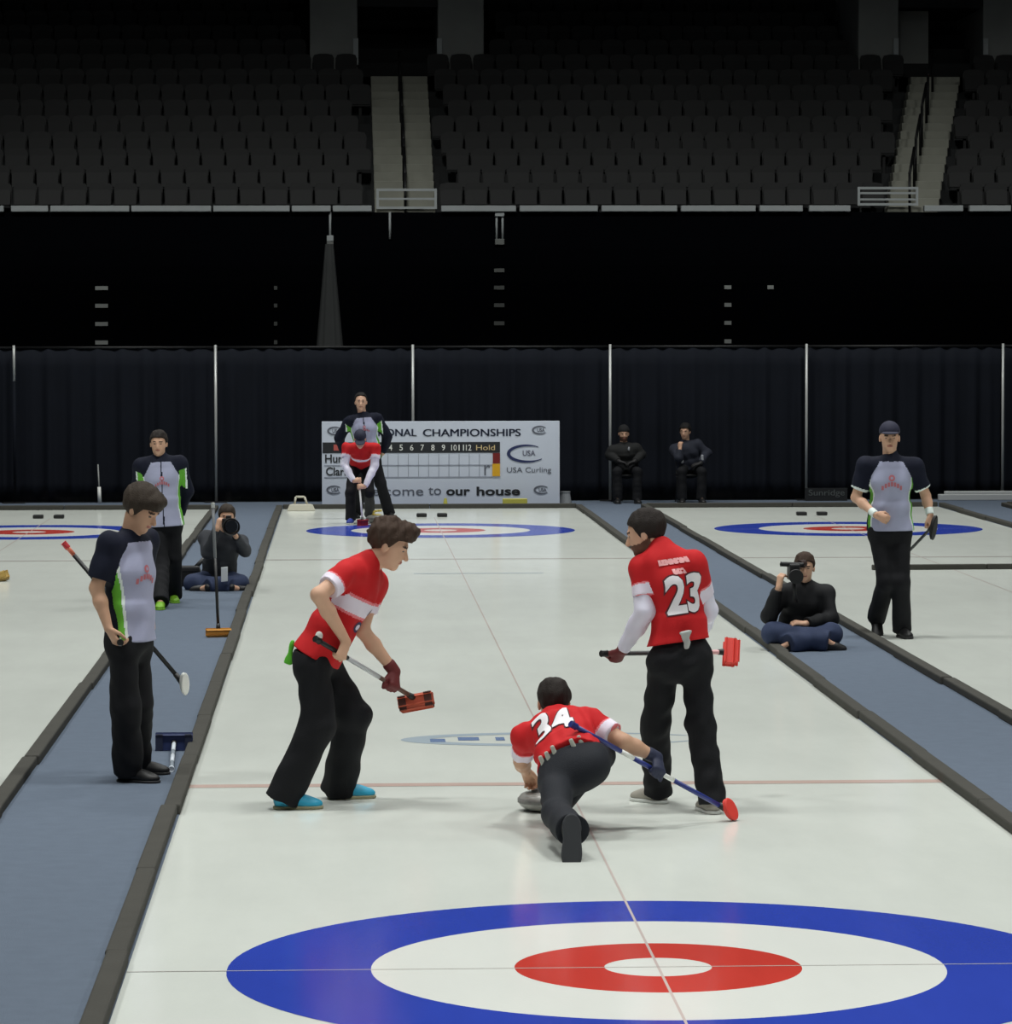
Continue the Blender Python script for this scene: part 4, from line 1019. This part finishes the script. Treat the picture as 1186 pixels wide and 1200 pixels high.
# ------------------------------------------------------------------ 3 photographer sitting on the walkway behind
Y0 = 23.4
head = U(266, 606, Y0-.10); lens_c = U(271, 617.5, Y0-.52); cam_c = U(268, 613, Y0-.27)
wr_r = U(255, 619, Y0-.30); wr_l = U(276, 628, Y0-.36)
P3 = build_person('photographer in dark grey jacket sitting on the carpet aiming a long lens', dict(
    s=1.0, res=.010, base=U(258, 690, Y0), pelvis=U(256, 672, Y0+.05)*[1, 1, 0]+np.array([0, 0, .15]), neck=U(262, 627, Y0-.02), head=head, look=(178, -4), pel_az=178, chest_az=178,
    el_r=U(243, 648, Y0-.18), wr_r=wr_r, hand_r=relaxed([.2, .2, .9], [.5, .5, 0], (40, 50, 30)), el_l=U(287, 645, Y0-.12), wr_l=wr_l, hand_l=relaxed([-.6, -.2, .7], [0, .2, 1], (30, 40, 30)),
    kn_r=U(226, 684, Y0-.16), kn_l=U(281, 684, Y0-.20), an_r=U(272, 689, Y0-.36), an_l=U(243, 689, Y0-.40), foot_r=(np.array([1, .1, -.1]), np.array([.1, -1, .2])), foot_l=(np.array([-1, .1, -.1]), np.array([-.1, -1, .2])),
    style='plain', coat=JACKG, top_name='jacket', sleeve=2, hem=.06, loose=.032, leg_w=1.25, trousers=JEANS, hair='brown', seed=5, shoe=SHOEB, cuff=.0))
cr = empty('telephoto_camera', cam_c); tag(cr, 'black camera with long telephoto lens held by the sitting photographer', 'camera')
bm = bmesh.new(); obox(bm, cam_c, (1, 0, 0), (0, 1, 0), (0, 0, 1), .07, .035, .05); obox(bm, cam_c+np.array([0, 0, .06]), (1, 0, 0), (0, 1, 0), (0, 0, 1), .03, .03, .02); under(cr, bm_obj('camera_body', bm, BLACK, bevel=.008))
bm = bmesh.new(); tube(bm, cam_c+np.array([0, -.03, 0]), lens_c+np.array([0, .10, 0]), .045, .055, 24); under(cr, bm_obj('lens_barrel', bm, BLACK, smooth=True))
bm = bmesh.new(); tube(bm, lens_c+np.array([0, .10, 0]), lens_c, .072, .092, 28, caps=False); o = bm_obj('lens_hood', bm, BLACK, smooth=True); o.modifiers.new('thickness', 'SOLIDIFY').thickness = .005; under(cr, o)
bm = bmesh.new(); tube(bm, lens_c+np.array([0, .09, 0]), lens_c+np.array([0, .08, 0]), .066, .066, 24); under(cr, bm_obj('lens_glass', bm, mat('lens_glass', (10, 10, 14), .08)))
bag = G(222, 687); r = empty('camera_bag', bag); tag(r, 'black camera bag with a shoulder strap beside the sitting photographer', 'bag')
bm = bmesh.new(); bx(bm, (bag[0]-.12, bag[1]-.08, .004), (bag[0]+.12, bag[1]+.12, .20)); under(r, bm_obj('bag_body', bm, BLACK, bevel=.04, seg=3))
bm = bmesh.new(); bx(bm, (bag[0]-.11, bag[1]-.09, .15), (bag[0]+.11, bag[1]+.125, .215)); under(r, bm_obj('bag_flap', bm, mat('bag_cloth', (26, 27, 30), .8), bevel=.02))
bm = bmesh.new(); a, b2 = np.array([bag[0]+.06, bag[1]+.05, .19]), U(242, 651, bag[1]+.15); tube(bm, a, b2, .025, .02, 10); under(r, bm_obj('strap', bm, BLACK, smooth=True))
bd = U(263, 673, Y0-.47); bm = bmesh.new(); obox(bm, bd, (1, 0, .1), (0, 1, .3), (0, 0, 1), .035, .006, .075)
o = bm_obj('white_card', bm, mat('card_white', (196, 200, 204), .6), bevel=.003, seg=1); tag(o, 'white folded card in the lap of the sitting photographer', 'card')
# broom standing upright on the walkway
q = G(256, 747); topb = U(249.5, 592, q[1]+.02)
broom('black curling broom with orange head standing upright on the carpet', topb, q+np.array([0, 0, .055]), BLACK, mat('orange_brush', (206, 146, 62), .7), h_long=(1, .2, 0), h_norm=(0, 0, -1), size=(.095, .035, .022), tip_M=STEEL, ends_M=None, sections=[(0, .42, mat('grey_shaft', (110, 112, 116), .5)), (.42, 1, BLACK)], pad_M=mat('ochre_pad', (170, 116, 50), .8))
# broom lying flat, blue head, handle towards the viewer
hc = G(204, 880); he = G(201, 905)
broom('blue brush head broom with pale handle lying flat on the carpet', np.array([he[0], he[1], .022]), np.array([hc[0], hc[1], .055]), WHITE, mat('navy_brush', (34, 48, 92), .6), h_long=(1, -.03, 0), h_norm=(.0, .9, -.02), size=(.105, .048, .03), tip_M=mat('pale_tip', (205, 212, 220), .5), ends_M=mat('navy_end', (26, 34, 60), .6), sections=[(0, .24, mat('carpet_grey_tape', (120, 130, 140), .6)), (.24, .50, mat('pale_tape', (196, 204, 212), .5)), (.50, .66, mat('carpet_grey_tape', (120, 130, 140), .6)), (.66, 1, mat('pale_tape', (196, 204, 212), .5))])

# ------------------------------------------------------------------ 4 tall man in grey jacket behind the house
Y0 = 38.0
an_r, f_r = foot_on(418, 607, 190, 1.05); an_l, f_l = foot_on(456, 607.5, 165, 1.05)
P4 = build_person('tall man in grey jacket with green stripes standing behind the bent red player', dict(
    s=1.06, res=.012, base=(an_r+an_l)/2, pelvis=U(430, 531, Y0), neck=U(425, 487.5, Y0), head=U(423, 471, Y0-.02), look=(180, 0), pel_az=178, chest_az=178,
    el_r=U(397, 514, Y0+.08), wr_r=U(404, 531, Y0+.20), hand_r=relaxed([.8, .3, -.4], [0, 1, 0]), el_l=U(454, 512, Y0+.08), wr_l=U(449, 531, Y0+.2), hand_l=relaxed([-.8, .3, -.4], [0, 1, 0]),
    kn_r=U(424, 568, Y0-.05), kn_l=U(446, 567, Y0-.05), an_r=an_r, an_l=an_l, foot_r=f_r, foot_l=f_l, style='grey', sleeve=2, top_name='jacket', hem=.09, loose=.034, hair='black', hair_v=.010, seed=6, skin='fair', hairline=(-.06, -.05, -.03, .02, .075, .09, .1)))
club_emblem(P4, P4.TL*.64, .14)

# ------------------------------------------------------------------ 5 red player bent over his broom on the far house
Y0 = 36.7
an_r, f_r = foot_on(411, 614, 185, 1.0); an_l, f_l = foot_on(433, 609, 175, 1.0)
bt, bb = U(420.5, 561, Y0-.42), G(425, 616); bb = bb+np.array([0, 0, .05])
wr, dr, pr = grip(1, U(404, 545, Y0-.30), bt+(bb-bt)*.05, bb-bt, -1); wl, dl, pl = grip(-1, U(439, 546, Y0-.30), bt+(bb-bt)*.20, bb-bt, -1)
P5 = build_person('red jersey player in navy cap bent over his broom on the far house', dict(
    s=1.0, res=.011, base=(an_r+an_l)/2, pelvis=U(423, 541, Y0+.16), neck=U(423, 523, Y0-.27), head=U(422, 514.5, Y0-.40), look=(180, -38), pel_az=180, chest_r=np.array([-1, 0, 0.]), pel_r=np.array([-1, 0, 0.]),
    sh_r=U(407, 525, Y0-.24), sh_l=U(440, 525, Y0-.24), el_r=U(404, 545, Y0-.30), wr_r=wr, hand_r=dict(d=dr, palm=pr, curl=(70, 80, 60)), el_l=U(439, 546, Y0-.30), wr_l=wl, hand_l=dict(d=dl, palm=pl, curl=(70, 80, 60)),
    kn_r=U(411, 578, Y0-.08), kn_l=U(433, 578, Y0-.06), an_r=an_r, an_l=an_l, foot_r=f_r, foot_l=f_l, over=.10, style='red', sleeve=.6, undersleeve=True, cap=CAPN, hair='dark', hair_v=.003, hem=.05, seed=7, shoe=SHOEBL, sole=SOLEW, leg_w=.95))
broom('white curling broom with red head under the hands of the bent player', bt, bb, WHITE, mat('broom_red', (150, 26, 40), .6), h_long=(.5, 1, 0), h_norm=(0, 0, -1), size=(.09, .035, .035), tip_M=BLACK)
q = G(441, 613); stone('curling stone with yellow handle lying by the feet of the bent player', (q[0], q[1], .0022), mat('yellow_handle', (222, 200, 96), .5), 60)
q = G(-8, 681); broom('yellow headed broom lying on the left sheet of ice', q+np.array([-1.05, .2, .02]), np.array([q[0]+.02, q[1], .045]), WHITE, mat('mustard_brush', (196, 164, 92), .7), h_long=(.95, -.25, 0), h_norm=(.3, -.1, -.9), size=(.13, .05, .03), pad_M=mat('mustard_pad', (160, 136, 84), .8))

# ------------------------------------------------------------------ 6 red sweeper leaning forward with his broom
Y0 = 5.42
an_r, f_r = foot_on(335, 948, 88, 1.03); an_l, f_l = foot_on(398, 936, 84, 1.03)
bA, bB = U(372, 750, Y0-.30), U(487, 819, Y0+.30)
def onb(px): return bA+(bB-bA)*((px-372)/(487-372))
el_r = U(373, 697, Y0-.30); el_l = U(424, 738, Y0+.10)
wr, dr, pr = grip(1, el_r, onb(396), bB-bA, 1); wl, dl, pl = grip(-1, el_l, onb(457), bB-bA, -1)
P6 = build_person('red jersey sweeper with turquoise shoes leaning forward over his broom', dict(
    s=1.04, res=.0068, base=(an_r+an_l)/2, pelvis=U(374, 764, Y0), neck=U(431, 660, Y0), head=U(456, 638, Y0-.01), look=(97, -24), pel_az=100, chest_az=122, hs=1.06,
    sh_r=U(405, 674, Y0-.16), sh_l=U(438, 684, Y0+.15), el_r=el_r, wr_r=wr, hand_r=dict(d=dr, palm=pr, curl=(72, 80, 60)), el_l=el_l, wr_l=wl, hand_l=dict(d=dl, palm=pl, curl=(72, 80, 60), glove=GLOVER),
    kn_r=U(373, 848, Y0-.10), kn_l=U(414, 838, Y0+.14), an_r=an_r, an_l=an_l, foot_r=f_r, foot_l=f_l, style='red', sleeve=.62, hem=.035, hair='reddish', hair_v=.020, over=.035, fringe=.03, quiff=.07, hair_rough=.007, hairline=(-.085, -.07, -.03, -.005, .045, .052, .056),
    seed=9, shoe=SHOET, sole=SOLEG, skin='light', loose=.020, leg_w=1.26, cuff=.05))
broom('curling broom with orange brush head in the gloved hand of the leaning sweeper', bA, bB, mat('silver_shaft', (186, 188, 192), .4), mat('rust_brush', (186, 84, 58), .6), ends_M=mat('brown_end', (70, 36, 30), .7), h_long=(.93, -.1, .34), h_norm=(.15, -.25, -.95), size=(.088, .030, .022), sections=[(0, .30, BLACK), (.30, .62, mat('silver_shaft', (186, 188, 192), .4)), (.62, 1, mat('brown_shaft', (92, 66, 56), .5))])
bm = bmesh.new(); bmesh.ops.create_circle(bm, cap_ends=True, radius=.034, segments=16); c = P6.pel+P6.Up*P6.TL*.40-P6.Rc*.03
shape_decal('round_patch', bm, P6.top, c, -P6.Rc, P6.Up, mat('patch_navy', (60, 44, 84), .7), P6.top, .003)
bm = bmesh.new(); bmesh.ops.create_circle(bm, cap_ends=True, radius=.018, segments=12); shape_decal('patch_mark', bm, P6.top, c, -P6.Rc, P6.Up, WBAND, P6.top, .006)
text_decal('band_mark', 'A', .055, P6.top, P6.pel+P6.Up*P6.TL*.58-P6.Rc*.07, -P6.Rc, P6.Up, mat('patch_navy', (60, 44, 84), .7), P6.top, .003)
# towel tag and clip at his waist
c = U(337, 766, Y0+.05); V = Field(); V.econe(c+np.array([.03, 0, .07]), c+np.array([-.0, 0, -.055]), np.array([1., 0, 0]), (.012, .010), (.030, .012), .01).wrinkle(.004, 60, 2)
o = field_obj('waist_towel', V, .005, mat('lime_towel', (92, 190, 48), .8), P6.root)
c = U(374, 745, Y0-.20); V = Field(); V.ell(c, np.eye(3), (.022, .012, .026)); field_obj('belt_clip', V, .005, WHITE, P6.root)

# ------------------------------------------------------------------ 7 player 34 delivering the stone
pel = U(671, 897, 4.10)
el_l = U(611, 892, 4.72); sp_l = U(616, 863, 4.52); st = G(637, 950)
hnd = np.array([st[0]-.075, st[1]-.02, .182])
wl = hnd+np.array([-.03, -.07, .055])
bA, bB = U(672, 850, 4.12), G(853, 962)+np.array([0, 0, .06])
el_r = U(731, 869, 4.38); gR = bA+(bB-bA)*((766-672)/(853-672)); wr, dr, pr = grip(1, el_r, gR, bB-bA, 1)
right7 = nrm(np.array([.93, .0, .36]))
hip_l = pel-right7*.10-np.array([0, .0, .02]); kn_l = bone(hip_l, 653, 955, .45, False); an_l = bone(kn_l, 669, 972, .43, False)
hip_r = pel+right7*.10; kn_r = U(704, 886, 4.50); an_r, f_r = foot_on(650, 962, 352, 1.02)
P7 = build_person('crouching red jersey player number 34 sliding out with a stone', dict(
    s=1.04, res=.0068, base=pel, pelvis=pel, neck=U(653, 843, 4.60), head=U(649, 823, 4.68), look=(355, -6), pel_r=right7, chest_r=np.array([.985, -.05, .17]), hip_l=hip_l, hip_r=hip_r,
    sh_l=sp_l, sh_r=U(693, 847, 4.50), el_l=el_l, wr_l=wl, hand_l=dict(d=hnd-wl, palm=np.array([.2, .1, -1.]), curl=(40, 60, 40)), el_r=el_r, wr_r=wr, hand_r=dict(d=dr, palm=pr, curl=(72, 80, 60), glove=GLOVEB),
    kn_r=kn_r, an_r=an_r, foot_r=f_r, kn_l=kn_l, an_l=an_l, foot_l=(np.array([.02, -.22, -.97]), np.array([0, .97, -.22])), style='red', chest_band=False, sleeve=.66, hem=-.015, hair='dark', hair_v=.012, hairline=(-.075, -.07, -.05, -.01, .045, .062, .066),
    trousers=TROUS_LIT, seed=11, skin='tan', loose=.022, leg_w=1.0, cuff=.02, shoe=SHOEB, sole=mat('dark_rubber_sole', (44, 46, 50), .8)))
stone('grey curling stone under the hand of player number 34', (st[0], st[1], .0), mat('grey_handle', (120, 122, 124), .5), 268)
SB = mat('blue_shaft', (38, 50, 120), .4)
broom('blue and white curling broom with red head held out by player number 34', bA, bB, SB, mat('red_brush', (216, 60, 50), .6), h_long=(.5, .1, -.86), h_norm=(.72, -.62, .30), size=(.066, .046, .020), tip_M=SB, sections=[(0, .30, SB), (.30, .38, WHITE), (.38, .54, SB), (.54, .64, WHITE), (.64, 1, SB)], style='oval', pad_M=mat('red_brush', (216, 60, 50), .6))
NUMW = mat('number_white', (232, 228, 232), .7); NUMS = mat('number_shadow', (80, 26, 34), .7)
c7 = P7.pel+P7.Up*P7.TL*.50-P7.Rc*.050
text_decal('number_shadow', '34', .27, P7.top, c7, P7.Rc, P7.Up, NUMS, P7.top, .016, .003, sx=.86)
text_decal('number', '34', .27, P7.top, c7, P7.Rc, P7.Up, NUMW, P7.top, .008, .007, sx=.86)
def camera_hit(objs, px, py):                       # where the line of sight at a pixel meets a garment
    best = None
    for ob in objs:
        t = BVHTree.FromPolygons([v.co.copy() for v in ob.data.vertices], [tuple(q.vertices) for q in ob.data.polygons])
        h = t.ray_cast(Vector(CAM), Vector(nrm(ray(px, py))))
        if h[0] is not None and (best is None or h[3] < best[1]): best = (np.array(h[0]), h[3])
    return None if best is None else best[0]
for px_, py_ in ((628, 902), (636, 894), (643, 889), (650, 882), (672, 874), (681, 870)):     # pale webbing loops at the waistband
    h = camera_hit((P7.top, P7.trousers), px_, py_)
    if h is None: continue
    f = Field(); f.econe(h+np.array([-.014, 0, .032]), h+np.array([.014, 0, -.032]), np.array([1., 0, 0]), (.012, .007), (.015, .007), .006); field_obj('webbing_loop', f, .004, mat('pale_webbing', (176, 176, 166), .7), P7.root)

# ------------------------------------------------------------------ 8 player 23 standing with his back to us
Y0 = 5.10
an_l, f_l = foot_on(771, 941, 318, 1.0); an_r, f_r = foot_on(834, 953, 345, 1.0)
bA, bB = U(708, 766, Y0+.16), U(853, 764, Y0+.60)
el_l = U(756, 716, Y0-.02); el_r = U(829, 716, Y0+.14)
wl, dl, pl = grip(-1, el_l, bA+(bB-bA)*.09, bB-bA, -1); wr, dr, pr = grip(1, el_r, bA+(bB-bA)*.72, bB-bA, -1)
P8 = build_person('red jersey player number 23 standing with his back turned', dict(
    s=1.0, res=.0068, base=(an_r+an_l)/2, pelvis=U(796, 762, Y0), neck=U(778, 643, Y0+.05), bend=np.array([.028, 0, 0]), tw=.84, head=U(757, 625, Y0+.10), look=(288, -14), pel_az=346, chest_az=330, hs=1.06,
    sh_l=U(751, 668, Y0+.06), sh_r=U(813, 662, Y0-.02), el_l=el_l, wr_l=wl, hand_l=dict(d=dl, palm=pl, curl=(72, 80, 60), glove=GLOVER), el_r=el_r, wr_r=wr, hand_r=dict(d=dr, palm=pr, curl=(72, 80, 60)),
    kn_l=U(768, 850, Y0+.16), kn_r=U(821, 850, Y0-.02), an_l=an_l, an_r=an_r, foot_l=f_l, foot_r=f_r, style='red', sleeve=.66, undersleeve=True, hem=-.045, hair='dark', hair_v=.012, beard=True, seed=13, shoe=SHOETAN, sole=SOLEW, skin='light', loose=.022, leg_w=1.06,
    hairline=(-.075, -.06, -.03, -.03, .045, .062, .066)))
broom('curling broom with red and white head carried crosswise by player number 23', bA, bB, mat('dark_shaft', (66, 68, 68), .5), mat('red_brush', (216, 60, 50), .6), h_long=(0, .5, 1), h_norm=(1, .0, -.1), size=(.062, .034, .022), ends_M=None, sections=[(0, .84, mat('dark_shaft', (66, 68, 68), .5)), (.84, 1, mat('pale_pink_tape', (222, 170, 172), .5))], pad_M=mat('red_brush', (216, 60, 50), .6))
c8 = U(811, 697, Y0-.15); c8 = P8.pel+P8.Up*((c8-P8.pel)@P8.Up)+P8.Rc*((c8-P8.pel)@P8.Rc)
text_decal('number_shadow', '23', .285, P8.top, c8, P8.Rc, P8.Up, NUMS, P8.top, .018, .003, sx=.74)
text_decal('number', '23', .285, P8.top, c8, P8.Rc, P8.Up, NUMW, P8.top, .010, .007, sx=.74)
PINKT = mat('name_pink', (238, 170, 172), .7)
text_decal('name_lettering', 'LENNAN', .075, P8.top, c8+P8.Up*.20-P8.Rc*.035, P8.Rc, P8.Up, PINKT, P8.top, .012, .005, .138)
text_decal('name_lettering', 'USA', .06, P8.top, c8+P8.Up*.140-P8.Rc*.02, P8.Rc, P8.Up, PINKT, P8.top, .012, .005, .070)
c = U(803, 749, Y0-.17); V = Field(); V.econe(c+np.array([-.008, 0, .035]), c+np.array([.008, 0, -.05]), np.array([1., 0, 0]), (.032, .012), (.018, .010), .01).wrinkle(.004, 60, 8); field_obj('waist_cloth', V, .005, mat('pale_grey_cloth', (170, 172, 170), .7), P8.root)

# ------------------------------------------------------------------ 9 cameraman sitting cross-legged on the right walkway
Y0 = 15.85
cm = U(930, 670, Y0-.34)
wr_r = U(913, 688, Y0-.30); wr_l = U(944, 731, Y0-.34)
P9 = build_person('cameraman in black jacket sitting cross-legged on the right walkway', dict(
    s=1.0, res=.0085, base=U(940, 760, Y0), pelvis=U(938, 745, Y0)*[1, 1, 0]+np.array([0, 0, .13]), neck=U(943, 685, Y0-.06), head=U(943, 665, Y0-.10), look=(188, -4), pel_az=182, chest_az=184,
    sh_r=U(915, 697, Y0-.06), sh_l=U(967, 696, Y0-.06), el_r=U(902, 721, Y0-.20), wr_r=wr_r, hand_r=relaxed([.15, 0, 1], [.8, .6, 0], (45, 55, 35)), el_l=U(974, 724, Y0-.16), wr_l=wr_l, hand_l=relaxed([-1, -.1, .15], [0, .4, -1], (35, 45, 30)),
    kn_r=U(906, 742, Y0-.30), kn_l=U(974, 743, Y0-.28), an_r=U(967, 752, Y0-.42), an_l=U(927, 755, Y0-.47), foot_r=(np.array([1, .15, -.05]), np.array([-.1, -.5, .9])), foot_l=(np.array([-1, .15, -.05]), np.array([.1, -.5, .9])),
    style='plain', coat=JACKET, top_name='jacket', sleeve=2, hem=.06, loose=.036, leg_w=1.25, trousers=JEANS, hair='reddish', hair_v=.013, seed=15, shoe=SHOEB, sole=SOLEW, skin='light', cuff=.03))
cr = empty('video_camera', cm); tag(cr, 'black video camera with a top microphone held to the cameraman eye', 'camera')
bm = bmesh.new(); obox(bm, cm, (1, 0, 0), (0, 1, 0), (0, 0, 1), .045, .10, .07); under(cr, bm_obj('camera_body', bm, BLACK, bevel=.012))
bm = bmesh.new(); tube(bm, cm+np.array([.0, -.09, -.03]), cm+np.array([0, -.19, -.03]), .055, .062, 24); under(cr, bm_obj('lens_barrel', bm, BLACK, smooth=False, bevel=.003, seg=1))
bm = bmesh.new(); a, b2 = U(915, 661, Y0-.38), U(941, 662, Y0-.36); tube(bm, a, b2, .019, n=14); under(cr, bm_obj('microphone', bm, BLACK, bevel=.004, seg=1))
bm = bmesh.new(); tube(bm, cm+np.array([0, 0, .06]), (a+b2)/2, .014, n=10); under(cr, bm_obj('microphone_mount', bm, BLACK, smooth=True))
bm = bmesh.new(); e = U(943, 661, Y0-.26); tube(bm, e+np.array([-.04, .02, 0]), e+np.array([.0, .06, 0]), .03, .034, 18); under(cr, bm_obj('eyepiece', bm, mat('eyecup_brown', (52, 34, 30), .7), smooth=False, bevel=.004, seg=1))
bm = bmesh.new(); tube(bm, cm+np.array([0, 0, -.07]), cm+np.array([.02, .02, -.26]), .014, .02, 12); under(cr, bm_obj('hand_grip', bm, BLACK, smooth=True))

# ------------------------------------------------------------------ 10 capped player walking on the right sheet
Y0 = 16.75
an_l, f_l = foot_on(1057, 747, 172, 1.06)
an_r = U(1028, 722, Y0+.30); an_r[2] = max(an_r[2], .15); f_r = (nrm(np.array([.0, -.75, -.62])), nrm(np.array([0, -.62, .75])))
wr_r = U(1026, 603, Y0-.20); el_l = U(1085, 581, Y0+.06)
bB, bA = U(1092, 618, Y0-.06), U(1040, 672, Y0+.75)
gL = bB+(bA-bB)*.02; wr_l = U(1090, 603, Y0-.02)
P10 = build_person('player in grey jersey and navy cap walking on the ice', dict(
    s=1.06, res=.0085, base=an_l, pelvis=U(1043, 615, Y0), neck=U(1043, 537, Y0), head=U(1042.5, 512.5, Y0-.03), look=(186, -4), pel_az=180, chest_az=182,
    sh_r=U(1015, 547, Y0), sh_l=U(1072, 547, Y0), el_r=U(1003, 583, Y0+.02), wr_r=wr_r, hand_r=relaxed([1, -.1, -.45], [0, .9, 0], (35, 45, 30)), el_l=el_l, wr_l=wr_l, hand_l=relaxed(U(1094, 622, Y0-.04)-wr_l, [-.6, .6, 0], (60, 70, 50)),
    kn_r=U(1038, 682, Y0-.12), kn_l=U(1055, 682, Y0-.12), an_r=an_r, an_l=an_l, foot_r=f_r, foot_l=f_l, style='grey', sleeve=.74, hem=.05, loose=.030, over=.03, cuff_piping=True, cap=CAPN, cap_logo=True, hair='dark', hair_v=.003, seed=17, shoe=SHOEB, skin='light', leg_w=1.0))
club_emblem(P10, P10.TL*.62, .19)
for k, (E, W) in (('r', (U(1003, 583, Y0+.02), wr_r)), ('l', (el_l, wr_l))):
    f = Field(); d = nrm(W-E); f.cone(W-d*.05, W-d*.0, .037, .035, .005, flat=True); field_obj('wristband', f, .006, PIPING, P10.root)
broom('curling broom with black oval head carried by the capped player', bA, bB, mat('dark_shaft', (66, 68, 68), .5), BLACK, h_long=(.15, .1, 1), h_norm=(.85, -.5, -.1), size=(.108, .050, .022), style='oval', pad_M=BLACK)

# ------------------------------------------------------------------ 11, 12 watchers seated in front of the drapes
def chair(c, lab):
    r = empty('folding_chair', c); tag(r, lab, 'chair', 'black folding chairs by the drapes'); x, y = c[0], c[1]
    bm = bmesh.new(); bx(bm, (x-.21, y-.22, .42), (x+.21, y+.18, .45)); under(r, bm_obj('seat', bm, BLACKM, bevel=.01))
    bm = bmesh.new(); bx(bm, (x-.21, y+.18, .62), (x+.21, y+.205, .84)); under(r, bm_obj('backrest', bm, BLACKM, bevel=.01))
    for sx in (-1, 1):
        bm = bmesh.new(); tube(bm, (x+sx*.2, y-.22, .0035), (x+sx*.2, y+.2, .84), .011, n=8); under(r, bm_obj('leg', bm, BLACKM, smooth=True))
        bm = bmesh.new(); tube(bm, (x+sx*.2, y+.2, .0035), (x+sx*.2, y-.12, .44), .011, n=8); under(r, bm_obj('leg', bm, BLACKM, smooth=True))
def watcher(px, lab, clab, coat, top_n, hx, hy, arm):
    Y = 42.75; cc = U(px, 560, Y); cc[2] = 0; chair((cc[0], Y, .0035), clab)
    X = cc[0]; pel = np.array([X, Y+.02, .56]); neck = U(hx, hy+15, Y-.04)
    sp = dict(s=1.0, res=.012, base=np.array([X, Y-.3, 0]), pelvis=pel, neck=neck, head=U(hx, hy, Y-.07), look=(178 if not arm else 200, -6), pel_az=180, chest_az=180,
        kn_r=np.array([X-.16, Y-.40, .50]), kn_l=np.array([X+.16, Y-.40, .50]), an_r=np.array([X-.15, Y-.42, .092]), an_l=np.array([X+.15, Y-.42, .092]), foot_r=(az(184), UPV), foot_l=(az(176), UPV),
        style='plain', coat=coat, top_name=top_n, sleeve=2, hem=.02, loose=.045, hair='black', seed=int(px), trousers=TROUS, skin='light', leg_w=.95)
    if arm:
        sp.update(el_r=np.array([X-.20, Y-.30, .72]), wr_r=U(797, 526, Y-.28), hand_r=relaxed([.05, .1, 1], [.5, .8, 0], (50, 60, 40)), el_l=np.array([X+.27, Y-.05, .78]), wr_l=U(821, 543, Y-.30), hand_l=relaxed([-1, -.1, -.2], [0, .4, -1], glove=GLOVE_ADDED))
    else:
        sp.update(el_r=np.array([X-.26, Y-.02, .76]), wr_r=np.array([X-.12, Y-.30, .66]), hand_r=relaxed([.9, -.3, -.2], [0, 0, -1], glove=GLOVE_ADDED), el_l=np.array([X+.26, Y-.02, .76]), wr_l=np.array([X+.12, Y-.30, .66]), hand_l=relaxed([-.9, -.3, -.2], [0, 0, -1], glove=GLOVE_ADDED))
        sp['beanie'] = mat('black_knit', (16, 16, 18), .9); sp['hair'] = None; sp['beard'] = True
    return build_person(lab, sp)
W1 = watcher(733, 'bearded watcher in black coat and knit hat seated by the drape pole', 'black folding chair under the bearded watcher', mat('black_coat', (16, 17, 18), .85, .1, 8), 'coat', 731, 508, False)
W2 = watcher(808, 'seated watcher in navy coat resting chin on hand by the drapes', 'black folding chair under the watcher in the navy coat', mat('navy_coat', (26, 30, 44), .85, .1, 8), 'coat', 803, 505.5, True)
for px_, py_, dY in ((799.5, 539, -.30), (823, 537, -.28)):
    c = U(px_, py_, 42.75+dY); f = Field(); f.econe(c+np.array([0, 0, .035]), c-np.array([0, 0, .035]), np.array([1., 0, 0]), (.022, .022), (.024, .024), .01); field_obj('pale_cuff', f, .006, mat('pale_cuff', (150, 152, 158), .7), W2.root)
c = U(737, 526, 42.55); f = Field(); f.ell(c, np.eye(3), (.018, .012, .035)); field_obj('name_badge', f, .006, mat('pale_cuff', (150, 152, 158), .7), W1.root)
